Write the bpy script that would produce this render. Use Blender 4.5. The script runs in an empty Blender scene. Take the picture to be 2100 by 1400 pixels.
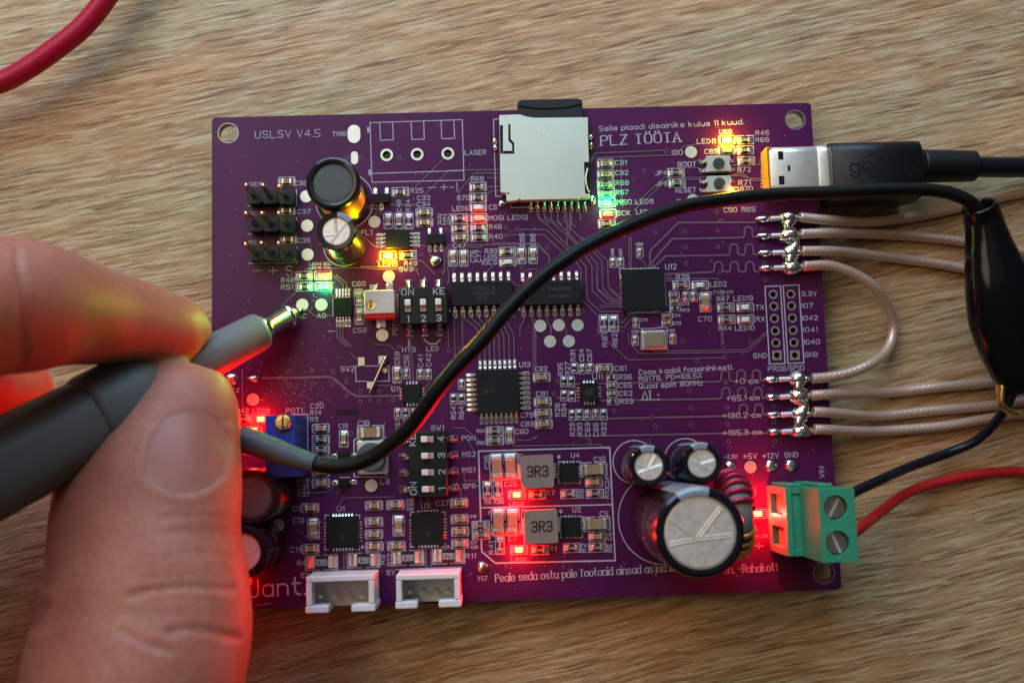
import bpy, bmesh, math, random
from math import pi, sin, cos, radians
from mathutils import Vector, Matrix
from mathutils.bvhtree import BVHTree
random.seed(7)
# ------------------------------------------------------------------ units: 1 unit = 1 mm; board top face is z = 0, board corner at x = y = 0
SC = bpy.context.scene
FPX = 2117.5
RC = Matrix(((0.9993909, 0.02911217, -0.01924341), (-0.0309825, 0.99395099, -0.10536369), (0.01605964, 0.1058957, 0.99424755)))
CC = Vector((45.40, 23.54, 167.19))
cam_d = bpy.data.cameras.new('camera'); cam = bpy.data.objects.new('camera', cam_d); SC.collection.objects.link(cam)
cam.matrix_world = Matrix.Translation(CC) @ RC.to_4x4()
cam_d.sensor_width = 36; cam_d.lens = 36 * FPX / 2100; cam_d.clip_start = 5; cam_d.clip_end = 5000
cam_d.dof.use_dof = True; cam_d.dof.focus_distance = 167; cam_d.dof.aperture_fstop = 0.017
SC.camera = cam
W = bpy.data.worlds.new('World'); SC.world = W; W.use_nodes = True
bg = W.node_tree.nodes['Background']; bg.inputs[1].default_value = 1.0
# a dim room: pale ceiling above, darker walls around
_n = W.node_tree; _tc = _n.nodes.new('ShaderNodeTexCoord'); _sx = _n.nodes.new('ShaderNodeSeparateXYZ'); _rp = _n.nodes.new('ShaderNodeValToRGB')
_dp = _n.nodes.new('ShaderNodeVectorMath'); _dp.operation = 'DOT_PRODUCT'; _dp.inputs[1].default_value = (-.15, .45, .85)   # the ceiling is brightest toward the window
_n.links.new(_tc.outputs['Generated'], _dp.inputs[0]); _n.links.new(_dp.outputs['Value'], _rp.inputs[0]); _n.links.new(_rp.outputs[0], bg.inputs[0])
_e = _rp.color_ramp.elements; _e[0].position = .15; _e[0].color = (.040, .030, .024, 1); _e[1].position = .96; _e[1].color = (.27, .28, .25, 1); _m = _e.new(.78); _m.color = (.075, .064, .054, 1)
def area(name, loc, look, sx, sy, col, watts):
    l = bpy.data.lights.new(name, 'AREA'); l.shape = 'RECTANGLE'; l.size = sx; l.size_y = sy; l.color = col; l.energy = watts
    o = bpy.data.objects.new(name, l); SC.collection.objects.link(o); o.location = loc
    o.rotation_euler = (Vector(look) - Vector(loc)).to_track_quat('-Z', 'Y').to_euler(); return o
area('window_light', (10, 300, 165), (45, 40, 0), 330, 190, (0.52, 0.73, 1.0), 1.30e6)
area('warm_fill', (-190, 190, 430), (45, 30, 0), 300, 260, (1.0, 0.74, 0.46), 0.74e6)  # warm fill added for the indoor ambience; its source is unseen
SC.view_settings.view_transform = 'Standard'; SC.view_settings.look = 'None'; SC.view_settings.exposure = 0.0; SC.view_settings.gamma = 1
SC.cycles.use_denoising = True; SC.cycles.max_bounces = 8; SC.cycles.sample_clamp_indirect = 4.0; SC.cycles.caustics_reflective = False

def P(u, v, z=0.0):
    """point of the plane at height z that stands at (u, v) of the photograph"""
    d = RC @ Vector(((u - 1050) / FPX, -(v - 700) / FPX, -1)); t = (z - CC.z) / d.z
    return CC + d * t
def px_of(p):
    c = RC.transposed() @ (Vector(p) - CC); return (1050 + FPX * c.x / -c.z, 700 - FPX * c.y / -c.z)

# ------------------------------------------------------------------ materials
MATS = {}
def mat(name, col, rough=0.5, metal=0.0, spec=0.28, emit=None, estr=0.0, noise=0.0, nscale=2.0, bump=0.0, bscale=3.0, coat=0.0, trans=0.0, sss=0.0, rvar=0.0):
    if name in MATS: return MATS[name]
    m = bpy.data.materials.new(name); m.use_nodes = True; nt = m.node_tree; b = nt.nodes['Principled BSDF']
    b.inputs['Base Color'].default_value = (*col, 1); b.inputs['Roughness'].default_value = rough; b.inputs['Metallic'].default_value = metal
    b.inputs['Specular IOR Level'].default_value = spec; b.inputs['Coat Weight'].default_value = coat; b.inputs['Transmission Weight'].default_value = trans
    if sss: b.inputs['Subsurface Weight'].default_value = sss; b.inputs['Subsurface Radius'].default_value = (1.0, .6, .4); b.inputs['Subsurface Scale'].default_value = 1.0
    if emit: b.inputs['Emission Color'].default_value = (*emit, 1); b.inputs['Emission Strength'].default_value = estr
    if noise or bump or rvar:
        tc = nt.nodes.new('ShaderNodeTexCoord')
        oi = nt.nodes.new('ShaderNodeObjectInfo'); ad = nt.nodes.new('ShaderNodeVectorMath'); ad.operation = 'MULTIPLY_ADD'
        cmb = nt.nodes.new('ShaderNodeCombineXYZ')
        for i in range(3): nt.links.new(oi.outputs['Random'], cmb.inputs[i])
        ad.inputs[1].default_value = (37, 53, 71)
        nt.links.new(cmb.outputs[0], ad.inputs[0]); nt.links.new(tc.outputs['Object'], ad.inputs[2])
        if noise or rvar:
            n = nt.nodes.new('ShaderNodeTexNoise'); n.inputs['Scale'].default_value = nscale; n.inputs['Detail'].default_value = 5
            nt.links.new(ad.outputs[0], n.inputs['Vector'])
        if noise:
            r = nt.nodes.new('ShaderNodeMapRange'); r.inputs[1].default_value = .3; r.inputs[2].default_value = .7
            r.inputs[3].default_value = 1 - noise; r.inputs[4].default_value = 1 + noise
            mx = nt.nodes.new('ShaderNodeVectorMath'); mx.operation = 'SCALE'; mx.inputs[0].default_value = col
            nt.links.new(n.outputs[0], r.inputs[0]); nt.links.new(r.outputs[0], mx.inputs['Scale']); nt.links.new(mx.outputs[0], b.inputs['Base Color'])
        if rvar:
            r2 = nt.nodes.new('ShaderNodeMapRange'); r2.inputs[3].default_value = max(.02, rough - rvar); r2.inputs[4].default_value = rough + rvar
            nt.links.new(n.outputs[0], r2.inputs[0]); nt.links.new(r2.outputs[0], b.inputs['Roughness'])
        if bump:
            n2 = nt.nodes.new('ShaderNodeTexNoise'); n2.inputs['Scale'].default_value = bscale; n2.inputs['Detail'].default_value = 3
            nt.links.new(ad.outputs[0], n2.inputs['Vector'])
            bp = nt.nodes.new('ShaderNodeBump'); bp.inputs['Strength'].default_value = bump; bp.inputs['Distance'].default_value = 0.3
            nt.links.new(n2.outputs[0], bp.inputs['Height']); nt.links.new(bp.outputs[0], b.inputs['Normal'])
    MATS[name] = m; return m
def math_node(nt, op, a, b=None, c=None):
    n = nt.nodes.new('ShaderNodeMath'); n.operation = op
    for i, x in enumerate((a, b, c)):
        if x is None: continue
        if isinstance(x, (int, float)): n.inputs[i].default_value = x
        else: nt.links.new(x, n.inputs[i])
    return n.outputs[0]

def wood_material():
    m = bpy.data.materials.new('sawn_oak_laminate'); m.use_nodes = True; nt = m.node_tree; b = nt.nodes['Principled BSDF']; N = nt.nodes.new; L = nt.links.new
    tc = N('ShaderNodeTexCoord')
    def noise(vec, scale, detail=3, rough=.5):
        n = N('ShaderNodeTexNoise'); n.inputs['Scale'].default_value = scale; n.inputs['Detail'].default_value = detail; n.inputs['Roughness'].default_value = rough; L(vec, n.inputs['Vector']); return n
    def mapping(vec, rot=0, sc=(1, 1, 1), loc=(0, 0, 0)):
        n = N('ShaderNodeMapping'); n.inputs['Rotation'].default_value = (0, 0, rot); n.inputs['Scale'].default_value = sc; n.inputs['Location'].default_value = loc; L(vec, n.inputs['Vector']); return n.outputs[0]
    base = mapping(tc.outputs['Object'], rot=radians(-11))
    # slow drift of the grain direction
    big = noise(base, 0.012, 2); med = noise(mapping(base, sc=(.10, .22, 1)), 1.0, 3)
    sep = N('ShaderNodeSeparateXYZ'); L(base, sep.inputs[0])
    y1 = math_node(nt, 'MULTIPLY_ADD', big.outputs[0], 5.0, sep.outputs[1]); y2 = math_node(nt, 'MULTIPLY_ADD', med.outputs[0], .9, y1)
    cmb = N('ShaderNodeCombineXYZ'); L(sep.outputs[0], cmb.inputs[0]); L(y2, cmb.inputs[1])
    g = cmb.outputs[0]
    streak = noise(mapping(g, sc=(.055, 1.1, 1)), 0.6, 6, .66)      # broad streaks
    fine = noise(mapping(g, sc=(.075, 1.7, 1), loc=(40, 9, 0)), 1.3, 6, .70)
    pore = noise(mapping(g, sc=(.11, 1.8, 1), loc=(7, 70, 0)), 1.05, 5, .66)
    fibre = noise(mapping(g, sc=(.10, 5.0, 1), loc=(3, 22, 0)), 1.5, 3, .6)
    tint = noise(mapping(g, sc=(.10, .35, 1), loc=(70, 3, 0)), .16, 3)
    grain = noise(tc.outputs['Object'], 7.0, 2, .7)
    def ramp(fac, stops):
        r = N('ShaderNodeValToRGB'); e = r.color_ramp.elements
        while len(e) < len(stops): e.new(.5)
        for i, (p, c) in enumerate(stops): e[i].position = p; e[i].color = (*c, 1)
        L(fac, r.inputs[0]); return r.outputs[0]
    mixv = math_node(nt, 'ADD', math_node(nt, 'ADD', math_node(nt, 'MULTIPLY', streak.outputs[0], .42), math_node(nt, 'MULTIPLY', fine.outputs[0], .40)), math_node(nt, 'MULTIPLY', fibre.outputs[0], .18))
    col = ramp(mixv, [(.37, (.16, .080, .030)), (.45, (.315, .180, .080)), (.505, (.43, .272, .135)), (.555, (.50, .340, .178)), (.63, (.58, .44, .25))])
    pale = ramp(pore.outputs[0], [(.52, (0, 0, 0)), (.575, (1, 1, 1))])
    dark = ramp(fine.outputs[0], [(.38, (1, 1, 1)), (.445, (0, 0, 0))])
    def mix(fac, a, bcol, mode='MIX', f=1.0):
        n = N('ShaderNodeMix'); n.data_type = 'RGBA'; n.blend_type = mode
        if fac is None: n.inputs[0].default_value = f
        else: L(math_node(nt, 'MULTIPLY', fac, f), n.inputs[0])
        for s, v in ((6, a), (7, bcol)):
            if isinstance(v, tuple): n.inputs[s].default_value = (*v, 1)
            else: L(v, n.inputs[s])
        return n.outputs[2]
    c1 = mix(pale, col, (.62, .50, .31), f=.72); c2 = mix(dark, c1, (.13, .064, .028), f=.74)
    c3 = mix(None, c2, ramp(tint.outputs[0], [(.38, (1.10, .93, .86)), (.52, (1, 1, 1)), (.64, (.93, 1.03, .98))]), 'MULTIPLY')
    c4 = mix(None, c3, ramp(grain.outputs[0], [(.3, (.90, .90, .90)), (.7, (1.08, 1.08, 1.08))]), 'MULTIPLY')
    L(c4, b.inputs['Base Color']); b.inputs['Roughness'].default_value = .55; b.inputs['Specular IOR Level'].default_value = .35
    bp = N('ShaderNodeBump'); bp.inputs['Strength'].default_value = .55; bp.inputs['Distance'].default_value = .25
    hh = math_node(nt, 'ADD', mixv, math_node(nt, 'MULTIPLY', grain.outputs[0], .12)); L(hh, bp.inputs['Height']); L(bp.outputs[0], b.inputs['Normal'])
    return m

def mask_material(name, c_lo, c_hi, rough):
    m = bpy.data.materials.new(name); m.use_nodes = True; nt = m.node_tree; b = nt.nodes['Principled BSDF']; N = nt.nodes.new; L = nt.links.new
    tc = N('ShaderNodeTexCoord'); n = N('ShaderNodeTexNoise'); n.inputs['Scale'].default_value = .05; n.inputs['Detail'].default_value = 4; L(tc.outputs['Object'], n.inputs['Vector'])
    r = N('ShaderNodeValToRGB'); r.color_ramp.elements[0].position = .35; r.color_ramp.elements[1].position = .65
    b.inputs['Specular IOR Level'].default_value = .24; r.color_ramp.elements[0].color = (*c_lo, 1); r.color_ramp.elements[1].color = (*c_hi, 1); L(n.outputs[0], r.inputs[0]); L(r.outputs[0], b.inputs['Base Color'])
    n2 = N('ShaderNodeTexNoise'); n2.inputs['Scale'].default_value = .9; n2.inputs['Detail'].default_value = 6; L(tc.outputs['Object'], n2.inputs['Vector'])
    mr = N('ShaderNodeMapRange'); mr.inputs[3].default_value = rough - .09; mr.inputs[4].default_value = rough + .12; L(n2.outputs[0], mr.inputs[0]); L(mr.outputs[0], b.inputs['Roughness'])
    bp = N('ShaderNodeBump'); bp.inputs['Strength'].default_value = .12; bp.inputs['Distance'].default_value = .1; L(n2.outputs[0], bp.inputs['Height']); L(bp.outputs[0], b.inputs['Normal'])
    return m

M_WOOD = wood_material()
M_MASK = mask_material('purple_solder_mask', (.060, .0045, .052), (.080, .0070, .068), .38)
M_TRACE = mat('mask_over_copper_trace', (.17, .065, .13), .40)
M_GAP = mat('mask_over_bare_laminate', (.014, .004, .018), .40)
M_SILK = mat('silkscreen_ink', (.44, .41, .47), .6, noise=.10, nscale=3)
M_PAD = mat('tinned_pad', (.66, .68, .62), .42, .75, noise=.06, rvar=.1)
M_PADD = mat('solder_paste_pad', (.55, .54, .48), .36, .85, noise=.1, rvar=.12)
M_SOLD = mat('solder', (.80, .80, .80), .16, 1.0, bump=.35, bscale=1.2, noise=.05)
M_TERM = mat('component_terminal', (.76, .74, .70), .30, .9, bump=.25, bscale=4, noise=.06)
M_LEG = mat('chip_lead', (.80, .80, .78), .24, 1.0, bump=.1, bscale=5)
M_CER = mat('tan_ceramic', (.30, .205, .120), .45, noise=.12, nscale=1.5)
M_RES = mat('black_resistor_glass', (.022, .022, .022), .3, noise=.2)
M_IC = mat('chip_epoxy', (.010, .0125, .012), .50, spec=.16, noise=.2, nscale=9, bump=.2, bscale=12)
M_ICP = mat('chip_marking', (.075, .078, .08), .6)
M_BLK = mat('black_plastic', (.009, .013, .011), .42, noise=.15, nscale=4, bump=.08, bscale=8)
M_HOLE = mat('hole_dark', (.006, .005, .006), .8)  # near-black stands in for the shade inside slots, openings and dimples
M_STEEL = mat('socket_steel', (.62, .68, .57), .45, .7, noise=.03, nscale=.15, rvar=.04)
M_STEEL2 = mat('connector_steel', (.86, .83, .73), .36, .7, noise=.05, nscale=.6, rvar=.08)
M_CAN = mat('aluminium_can_top', (.80, .72, .64), .42, .5, noise=.12, nscale=.9, bump=.12, bscale=2.5, rvar=.12)
M_SLV = mat('capacitor_sleeve', (.007, .007, .012), .20, coat=.25, bump=.05, bscale=1.5)
M_STR = mat('capacitor_stripe', (.26, .30, .36), .28, coat=.3)
M_RUB = mat('heat_shrink', (.010, .010, .011), .28, coat=.3, bump=.06, bscale=1.0)
M_FERR = mat('ferrite', (.085, .092, .088), .55, noise=.15, nscale=4, bump=.15, bscale=9)
M_COP = mat('enamelled_copper', (.78, .38, .12), .32, .8)
M_REDW = mat('red_enamelled_wire', (.50, .03, .09), .3, .4)
M_BRASS = mat('brass', (.62, .46, .20), .26, 1.0, bump=.15, bscale=5)
M_GOLD = mat('gold_pin', (.84, .76, .56), .22, 1.0)
M_WHT = mat('white_nylon', (.78, .78, .80), .42, sss=.3, noise=.04)
M_WHT2 = mat('ivory_plastic', (.66, .62, .54), .4, noise=.05)
M_KNOB = mat('switch_knob', (.78, .76, .70), .45)
M_KNOB2 = mat('switch_slot_floor', (.38, .33, .27), .6)
M_REDP = mat('red_plastic', (.60, .03, .02), .4)
M_BLUE = mat('blue_plastic', (.008, .035, .30), .35, noise=.12, nscale=.8, bump=.05)
M_GRN = mat('green_plastic', (.045, .28, .16), .38, spec=.2, noise=.06, nscale=.7, bump=.05, bscale=3)
M_CHOKE = mat('molded_choke', (.27, .205, .175), .5, noise=.15, nscale=6, bump=.2, bscale=8)
M_CHTXT = mat('choke_marking', (.045, .028, .026), .6)
M_LEDOFF = mat('led_lens_clear', (.80, .83, .82), .25, sss=.2)
M_BUTT = mat('button_rubber', (.055, .062, .062), .5)
M_FR4 = mat('board_edge_laminate', (.10, .07, .055), .6)
M_DUST = mat('dust_and_flux', (.55, .42, .46), .7)

def led_mat(kind):
    kind = kind.replace('hot', '')
    c, s = {'red': ((1, .040, .010), 45), 'green': ((.16, 1, .62), 2.6), 'amber': ((1, .45, .05), 17), 'dimred': ((1, .14, .08), 3.2), 'dimamber': ((1, .45, .03), 7)}[kind]
    return mat('led_lit_' + kind, (c[0] * .5, c[1] * .5, c[2] * .3), .4, emit=c, estr=s)
LIGHTC = {'red': ((1, .002, .001), 1.0), 'green': ((.001, 1, .13), .30), 'amber': ((1, .66, .001), .42), 'dimred': ((1, .01, .006), .12), 'dimamber': ((1, .55, .005), .16), 'redhot': ((1, .0015, .001), 3.0)}
LED_W = 12500.0

# ------------------------------------------------------------------ mesh builder
class MB:
    def __init__(s): s.v = []; s.f = []; s.m = []; s.uv = {}; s.sm = set()
    def add(s, vs, fs, mi=0, smooth=False):
        o = len(s.v); s.v += [tuple(x) for x in vs]
        for f in fs:
            if smooth: s.sm.add(len(s.f))
            s.f.append(tuple(i + o for i in f)); s.m.append(mi)
        return o
    def box(s, x0, x1, y0, y1, z0, z1, mi=0, c=0.0):
        if c <= 0:
            s.add([(x, y, z) for z in (z0, z1) for y in (y0, y1) for x in (x0, x1)], [(0, 2, 3, 1), (4, 5, 7, 6), (0, 1, 5, 4), (2, 6, 7, 3), (0, 4, 6, 2), (1, 3, 7, 5)], mi); return
        rings = []
        for z, d in ((z0, 0), (z1 - c, 0), (z1, c)):
            X0, X1, Y0, Y1 = x0 + d, x1 - d, y0 + d, y1 - d; k = c
            rings.append([(X0 + k, Y0, z), (X1 - k, Y0, z), (X1, Y0 + k, z), (X1, Y1 - k, z), (X1 - k, Y1, z), (X0 + k, Y1, z), (X0, Y1 - k, z), (X0, Y0 + k, z)])
        s.loft(rings, mi, cap0=True, cap1=True)
    def loft(s, rings, mi=0, cap0=False, cap1=False, smooth=False, uv=False):
        n = len(rings[0]); o = len(s.v); s.v += [tuple(p) for r in rings for p in r]
        for i in range(len(rings) - 1):
            for j in range(n):
                a, b2 = o + i * n + j, o + i * n + (j + 1) % n
                if smooth: s.sm.add(len(s.f))
                if uv: s.uv[len(s.f)] = [(j / n, uv[i]), ((j + 1) / n, uv[i]), ((j + 1) / n, uv[i + 1]), (j / n, uv[i + 1])]
                s.f.append((a, b2, b2 + n, a + n)); s.m.append(mi)
        if cap0: s.f.append(tuple(o + j for j in range(n))[::-1]); s.m.append(mi)
        if cap1: s.f.append(tuple(o + (len(rings) - 1) * n + j for j in range(n))); s.m.append(mi)
    def cyl(s, x, y, z0, z1, r, n=20, mi=0, r1=None, smooth=True, cap=True):
        r1 = r if r1 is None else r1
        s.loft([[(x + q * cos(2 * pi * j / n), y + q * sin(2 * pi * j / n), z) for j in range(n)] for z, q in ((z0, r), (z1, r1))], mi, cap, cap, smooth)
    def lathe(s, prof, n=32, mi=0, c=(0, 0), cap1=True, mats=None, smooth=True):
        for k in range(len(prof) - 1):
            rr = [[(c[0] + q * cos(2 * pi * j / n), c[1] + q * sin(2 * pi * j / n), z) for j in range(n)] for q, z in prof[k:k + 2]]
            mi2 = mats[k] if mats else mi
            if callable(mi2):
                o = len(s.v); s.v += rr[0] + rr[1]
                for j in range(n):
                    s.sm.add(len(s.f)); s.f.append((o + j, o + (j + 1) % n, o + n + (j + 1) % n, o + n + j)); s.m.append(mi2(2 * pi * (j + .5) / n))
            else: s.loft(rr, mi2, smooth=smooth)
        if cap1:
            q, z = prof[-1]; o = len(s.v); s.v += [(c[0] + q * cos(2 * pi * j / n), c[1] + q * sin(2 * pi * j / n), z) for j in range(n)]
            s.f.append(tuple(o + j for j in range(n))); s.m.append(mats[-1] if mats and not callable(mats[-1]) else mi)
    def annulus(s, x, y, z, r0, r1, n=28, mi=0):
        o = len(s.v); s.v += [(x + q * cos(2 * pi * j / n), y + q * sin(2 * pi * j / n), z) for q in (r0, r1) for j in range(n)]
        for j in range(n): s.f.append((o + j, o + n + j, o + n + (j + 1) % n, o + (j + 1) % n)); s.m.append(mi)
    def disc(s, x, y, z, r, n=24, mi=0, ry=None):
        ry = r if ry is None else ry; o = len(s.v); s.v += [(x + r * cos(2 * pi * j / n), y + ry * sin(2 * pi * j / n), z) for j in range(n)]
        s.f.append(tuple(o + j for j in range(n))); s.m.append(mi)
    def ribbon(s, pts, w, z, mi=0, nib=None, closed=False):
        """flat mitred stroke"""
        p = [Vector((a[0], a[1])) for a in pts]
        if closed and (p[0] - p[-1]).length < 1e-6: p = p[:-1]
        q = [p[0]]
        for a in p[1:]:
            if (a - q[-1]).length > 1e-5: q.append(a)
        p = q
        if len(p) == 1:
            x, y = p[0]; h = w * .6; s.add([(x - h, y - h, z), (x + h, y - h, z), (x + h, y + h, z), (x - h, y + h, z)], [(0, 1, 2, 3)], mi); return
        n = len(p); L = []; R = []
        for i in range(n):
            if closed: d0 = (p[i] - p[i - 1]).normalized(); d1 = (p[(i + 1) % n] - p[i]).normalized()
            else: d0 = (p[i] - p[i - 1]).normalized() if i else None; d1 = (p[i + 1] - p[i]).normalized() if i < n - 1 else None
            if d0 is None: d0 = d1
            if d1 is None: d1 = d0
            t = d0 + d1
            t = t.normalized() if t.length > 1e-3 else d0
            nn = Vector((-t.y, t.x)); k = max(.45, nn.dot(Vector((-d1.y, d1.x)))); ww = w
            if nib: ww = w * (nib + (1 - nib) * abs(t.y) ** 1.2)
            c = p[i]
            if not closed and i == 0: c = c - d1 * w * .45 * (0 if nib else 1)
            if not closed and i == n - 1: c = c + d0 * w * .45 * (0 if nib else 1)
            L.append(c + nn * (ww / 2 / k)); R.append(c - nn * (ww / 2 / k))
        o = len(s.v); s.v += [(a.x, a.y, z) for a in L] + [(a.x, a.y, z) for a in R]
        for i in range(n if closed else n - 1):
            j = (i + 1) % n; s.f.append((o + n + i, o + n + j, o + j, o + i)); s.m.append(mi)
    def tube(s, pts, r, n=14, mi=0, cap=True, uv=True, steps=10, sub=True):
        c = spline(pts, steps) if sub else [Vector(q) for q in pts]
        rs = r if callable(r) else (lambda t: r)
        rings = []; up = Vector((0, 0, 1)); dist = [0]; prev = None
        for i in range(len(c)):
            t = (c[min(i + 1, len(c) - 1)] - c[max(i - 1, 0)]).normalized()
            if prev is None:
                a = t.cross(up)
                if a.length < .05: a = t.cross(Vector((0, 1, 0)))
                a.normalize()
            else: a = (prev - t * prev.dot(t)).normalized()
            prev = a; b2 = t.cross(a); q = rs(i / (len(c) - 1))
            qa, qb = q if isinstance(q, tuple) else (q, q)
            rings.append([tuple(c[i] + a * (qa * cos(2 * pi * j / n)) + b2 * (qb * sin(2 * pi * j / n))) for j in range(n)])
            if i: dist.append(dist[-1] + (c[i] - c[i - 1]).length)
        s.loft(rings, mi, cap, cap, True, uv=dist if uv else False)
    def build(s, name, mats, parent=None, loc=(0, 0, 0), rot=0.0, **props):
        me = s.mesh(name, mats); return link(name, me, parent, loc, rot, **props)
    def mesh(s, name, mats):
        me = bpy.data.meshes.new(name); me.from_pydata(s.v, [], s.f)
        if not isinstance(mats, (list, tuple)): mats = [mats]
        for m in mats: me.materials.append(m)
        me.polygons.foreach_set('material_index', s.m)
        me.polygons.foreach_set('use_smooth', [i in s.sm for i in range(len(s.f))])
        if s.uv:
            l = me.uv_layers.new(name='UVMap')
            for i, uvs in s.uv.items():
                p = me.polygons[i]
                for k, li in enumerate(p.loop_indices): l.data[li].uv = uvs[k]
        me.update(); return me
def link(name, me, parent=None, loc=(0, 0, 0), rot=0.0, **props):
    o = bpy.data.objects.new(name, me); SC.collection.objects.link(o); o.location = loc; o.rotation_euler = (0, 0, rot)
    if parent: o.parent = parent
    for k, v in props.items(): o[k] = v
    return o
def thing(name, label, cat, loc=(0, 0, 0), group=None):
    o = bpy.data.objects.new(name, None); SC.collection.objects.link(o); o.location = loc; o.empty_display_size = 3; o['label'] = label; o['category'] = cat
    if group: o['group'] = group
    return o
def spline(pts, steps=10):
    p = [Vector(q) for q in pts]; p = [p[0] * 2 - p[1]] + p + [p[-1] * 2 - p[-2]]; out = []
    for i in range(1, len(p) - 2):
        for k in range(steps):
            t = k / steps; a, b, c, d = p[i - 1:i + 3]
            out.append(.5 * ((2 * b) + (-a + c) * t + (2 * a - 5 * b + 4 * c - d) * t * t + (-a + 3 * b - 3 * c + d) * t ** 3))
    out.append(p[-2]); return out

# ------------------------------------------------------------------ lettering
G = {'A': '022842 1434', 'B': '02083847463505 3544433202', 'C': '4738180703123243', 'D': '02082846442202', 'E': '48080242 0535', 'F': '480802 0535', 'G': '47381807031232434525',
 'H': '0208 4248 0545', 'I': '1218', 'J': '4843321203', 'K': '0208 4804 1542', 'L': '080242', 'M': '0208254842', 'N': '02084248', 'O': '123243473818070312', 'P': '02083847463505',
 'Q': '123243473818070312 2442', 'R': '02083847463505 2542', 'S': '473818070615354443321203', 'T': '0848 2822', 'U': '080312324348', 'V': '082248', 'W': '0812253248', 'X': '0248 0842',
 'Y': '082548 2522', 'Z': '08480242', '0': '123243473818070312', '1': '172822', '2': '07183847460242', '3': '07183847463515 354443321203', '4': '32380444', '5': '4808053544433202',
 '6': '4738180703123243443505', '7': '084812', '8': '15060718384746351504031232434435', '9': '0312324347381807061545', '.': '2222', '-': '0545', '+': '0545 2723', '=': '0444 0646',
 '%': '0248 0718 3243', ':': '2222 2525', 'a': '4642 4536160503123243', 'b': '0208 0516364543321203', 'c': '4536160503123243', 'd': '4842 4536160503123243', 'e': '04444536160503123243',
 'f': '12172838 0636', 'g': '4641301001 4536160503123243', 'h': '0208 0516364542', 'i': '1216 1818', 'j': '26211000 2828', 'k': '0208 3604 1532', 'l': '1218', 'm': '0206 05162522 25364542',
 'n': '0206 0516364542', 'o': '123243453616050312', 'p': '0006 0516364543321203', 'r': '0206 051636', 's': '45361605143443321203', 't': '18132232 0636', 'u': '0603123243 4642',
 'v': '062246', 'w': '0612253246', 'x': '0246 0642', 'y': '0622 460010', 'z': '06460242', '\u00d6': '123243473818070312 1919 3939', '\u0394': '0228420202', '~': '03142445', '|': '2228', '_': '0242', 'q': '4640 4536160503123243', '/': '0248'}
NARROW = {'I': (1, 1), 'i': (1, 1), 'l': (1, 1), '.': (2, 2), ':': (2, 2), '1': (1, 2), 'f': (0, 3), 't': (0, 3), 'j': (0, 2), 'r': (0, 3)}
TXN = [0]
def chaikin(q):
    cl = q[0] == q[-1]; out = [] if cl else [q[0]]
    for i in range(len(q) - 1):
        (a, b), (c, d) = q[i], q[i + 1]; f0 = .25 if (i or cl) else 0; f1 = .25 if (i < len(q) - 2 or cl) else 0
        if math.hypot(c - a, d - b) > 2.5: f0, f1 = f0 * .45, f1 * .45
        if i or cl: out.append((a + (c - a) * f0, b + (d - b) * f0))
        if i < len(q) - 2 or cl: out.append((a + (c - a) * (1 - f1), b + (d - b) * (1 - f1)))
    out.append(out[0] if cl else q[-1]); return out
def text_strokes(mb, txt, cx, cy, h, w=None, rot=0.0, sw=None, z=.045, mi=0, serif=False):
    """stroke lettering centred on (cx, cy); h = capital height, w = full width (mm)"""
    u = h / 6; x = 0; items = []; gap = 1.55 if serif else 1.9
    for ch in txt:
        if ch == ' ': x += 3.2; continue
        if ch not in G: continue
        a, b = NARROW.get(ch, (0, 4)); items.append((ch, x - a)); x += (b - a) + gap
    tot = x - gap; k = (w / tot) if w else u
    sw = sw or max(.11, h * .135); zi = z; ca, sa = cos(rot), sin(rot)
    for ch, ox in items:
        sq = .92
        for st in G[ch].split():
            q = [(int(st[i]), int(st[i + 1]) - 5) for i in range(0, len(st), 2)]
            def tr(a, b): X, Y = (ox + a - tot / 2) * k, b * u; return (cx + X * ca - Y * sa, cy + X * sa + Y * ca)
            TXN[0] = (TXN[0] + 1) % 9; zi = z + TXN[0] * .0016
            if ch in 'BCDGJOPQRSUabcdeghmnopqrsuftj0235689\u00d6' and len(q) > 3: q = chaikin(q)
            pts = [tr(*c) for c in q]
            mb.ribbon(pts, sw, zi, mi, nib=.5 if serif else None)
            if serif and len(q) > 1:
                for e, o2 in ((0, 1), (-1, -2)):
                    if ch in 'T\u0394' and q[e][1] == 3: continue
                    if abs(q[e][0] - q[o2][0]) <= 1.0 * abs(q[e][1] - q[o2][1]) * .6 and q[e][1] in (-3, 3, 1, -5):
                        TXN[0] = (TXN[0] + 1) % 9
                        mb.ribbon([tr(q[e][0] - .95, q[e][1]), tr(q[e][0] + .95, q[e][1])], sw * .55, z + .016 + TXN[0] * .0012, mi)

# ------------------------------------------------------------------ table
table = MB(); table.box(-380, 480, -330, 420, -22, -4.9, 0, 1.0)
table.build('table_top', M_WOOD, kind='structure')

# ------------------------------------------------------------------ the circuit board
board = thing('circuit_board', 'purple circuit board crowded with chips, capacitors and glowing red, green and amber LEDs', 'circuit board')
HOLES = []   # (x, y, r)
for u, v in ((468, 273), (1631, 246), (1690, 1174)): p = P(u, v); HOLES.append((p.x, p.y, 1.62))
HOLES.append((100 - HOLES[2][0] + .3, HOLES[2][1], 1.62))
LAS = [P(793, 318), P(855.5, 316.7), P(918.4, 315)]
PRG = [(1585.3, 603.5), (1586.9, 628), (1588.2, 653), (1589.8, 678.2), (1591.3, 702.8), (1593.2, 728.2)]
GPI = [(1621.6, 603), (1623, 627), (1624.9, 652), (1626.4, 677), (1628, 702), (1630, 728)]
for p in LAS: HOLES.append((p.x, p.y, .66))
for q in PRG + GPI: p = P(*q); HOLES.append((p.x, p.y, .47))
def circ(cx, cy, r, n=32): return [(cx + r * cos(2 * pi * i / n), cy + r * sin(2 * pi * i / n)) for i in range(n)]
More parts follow.
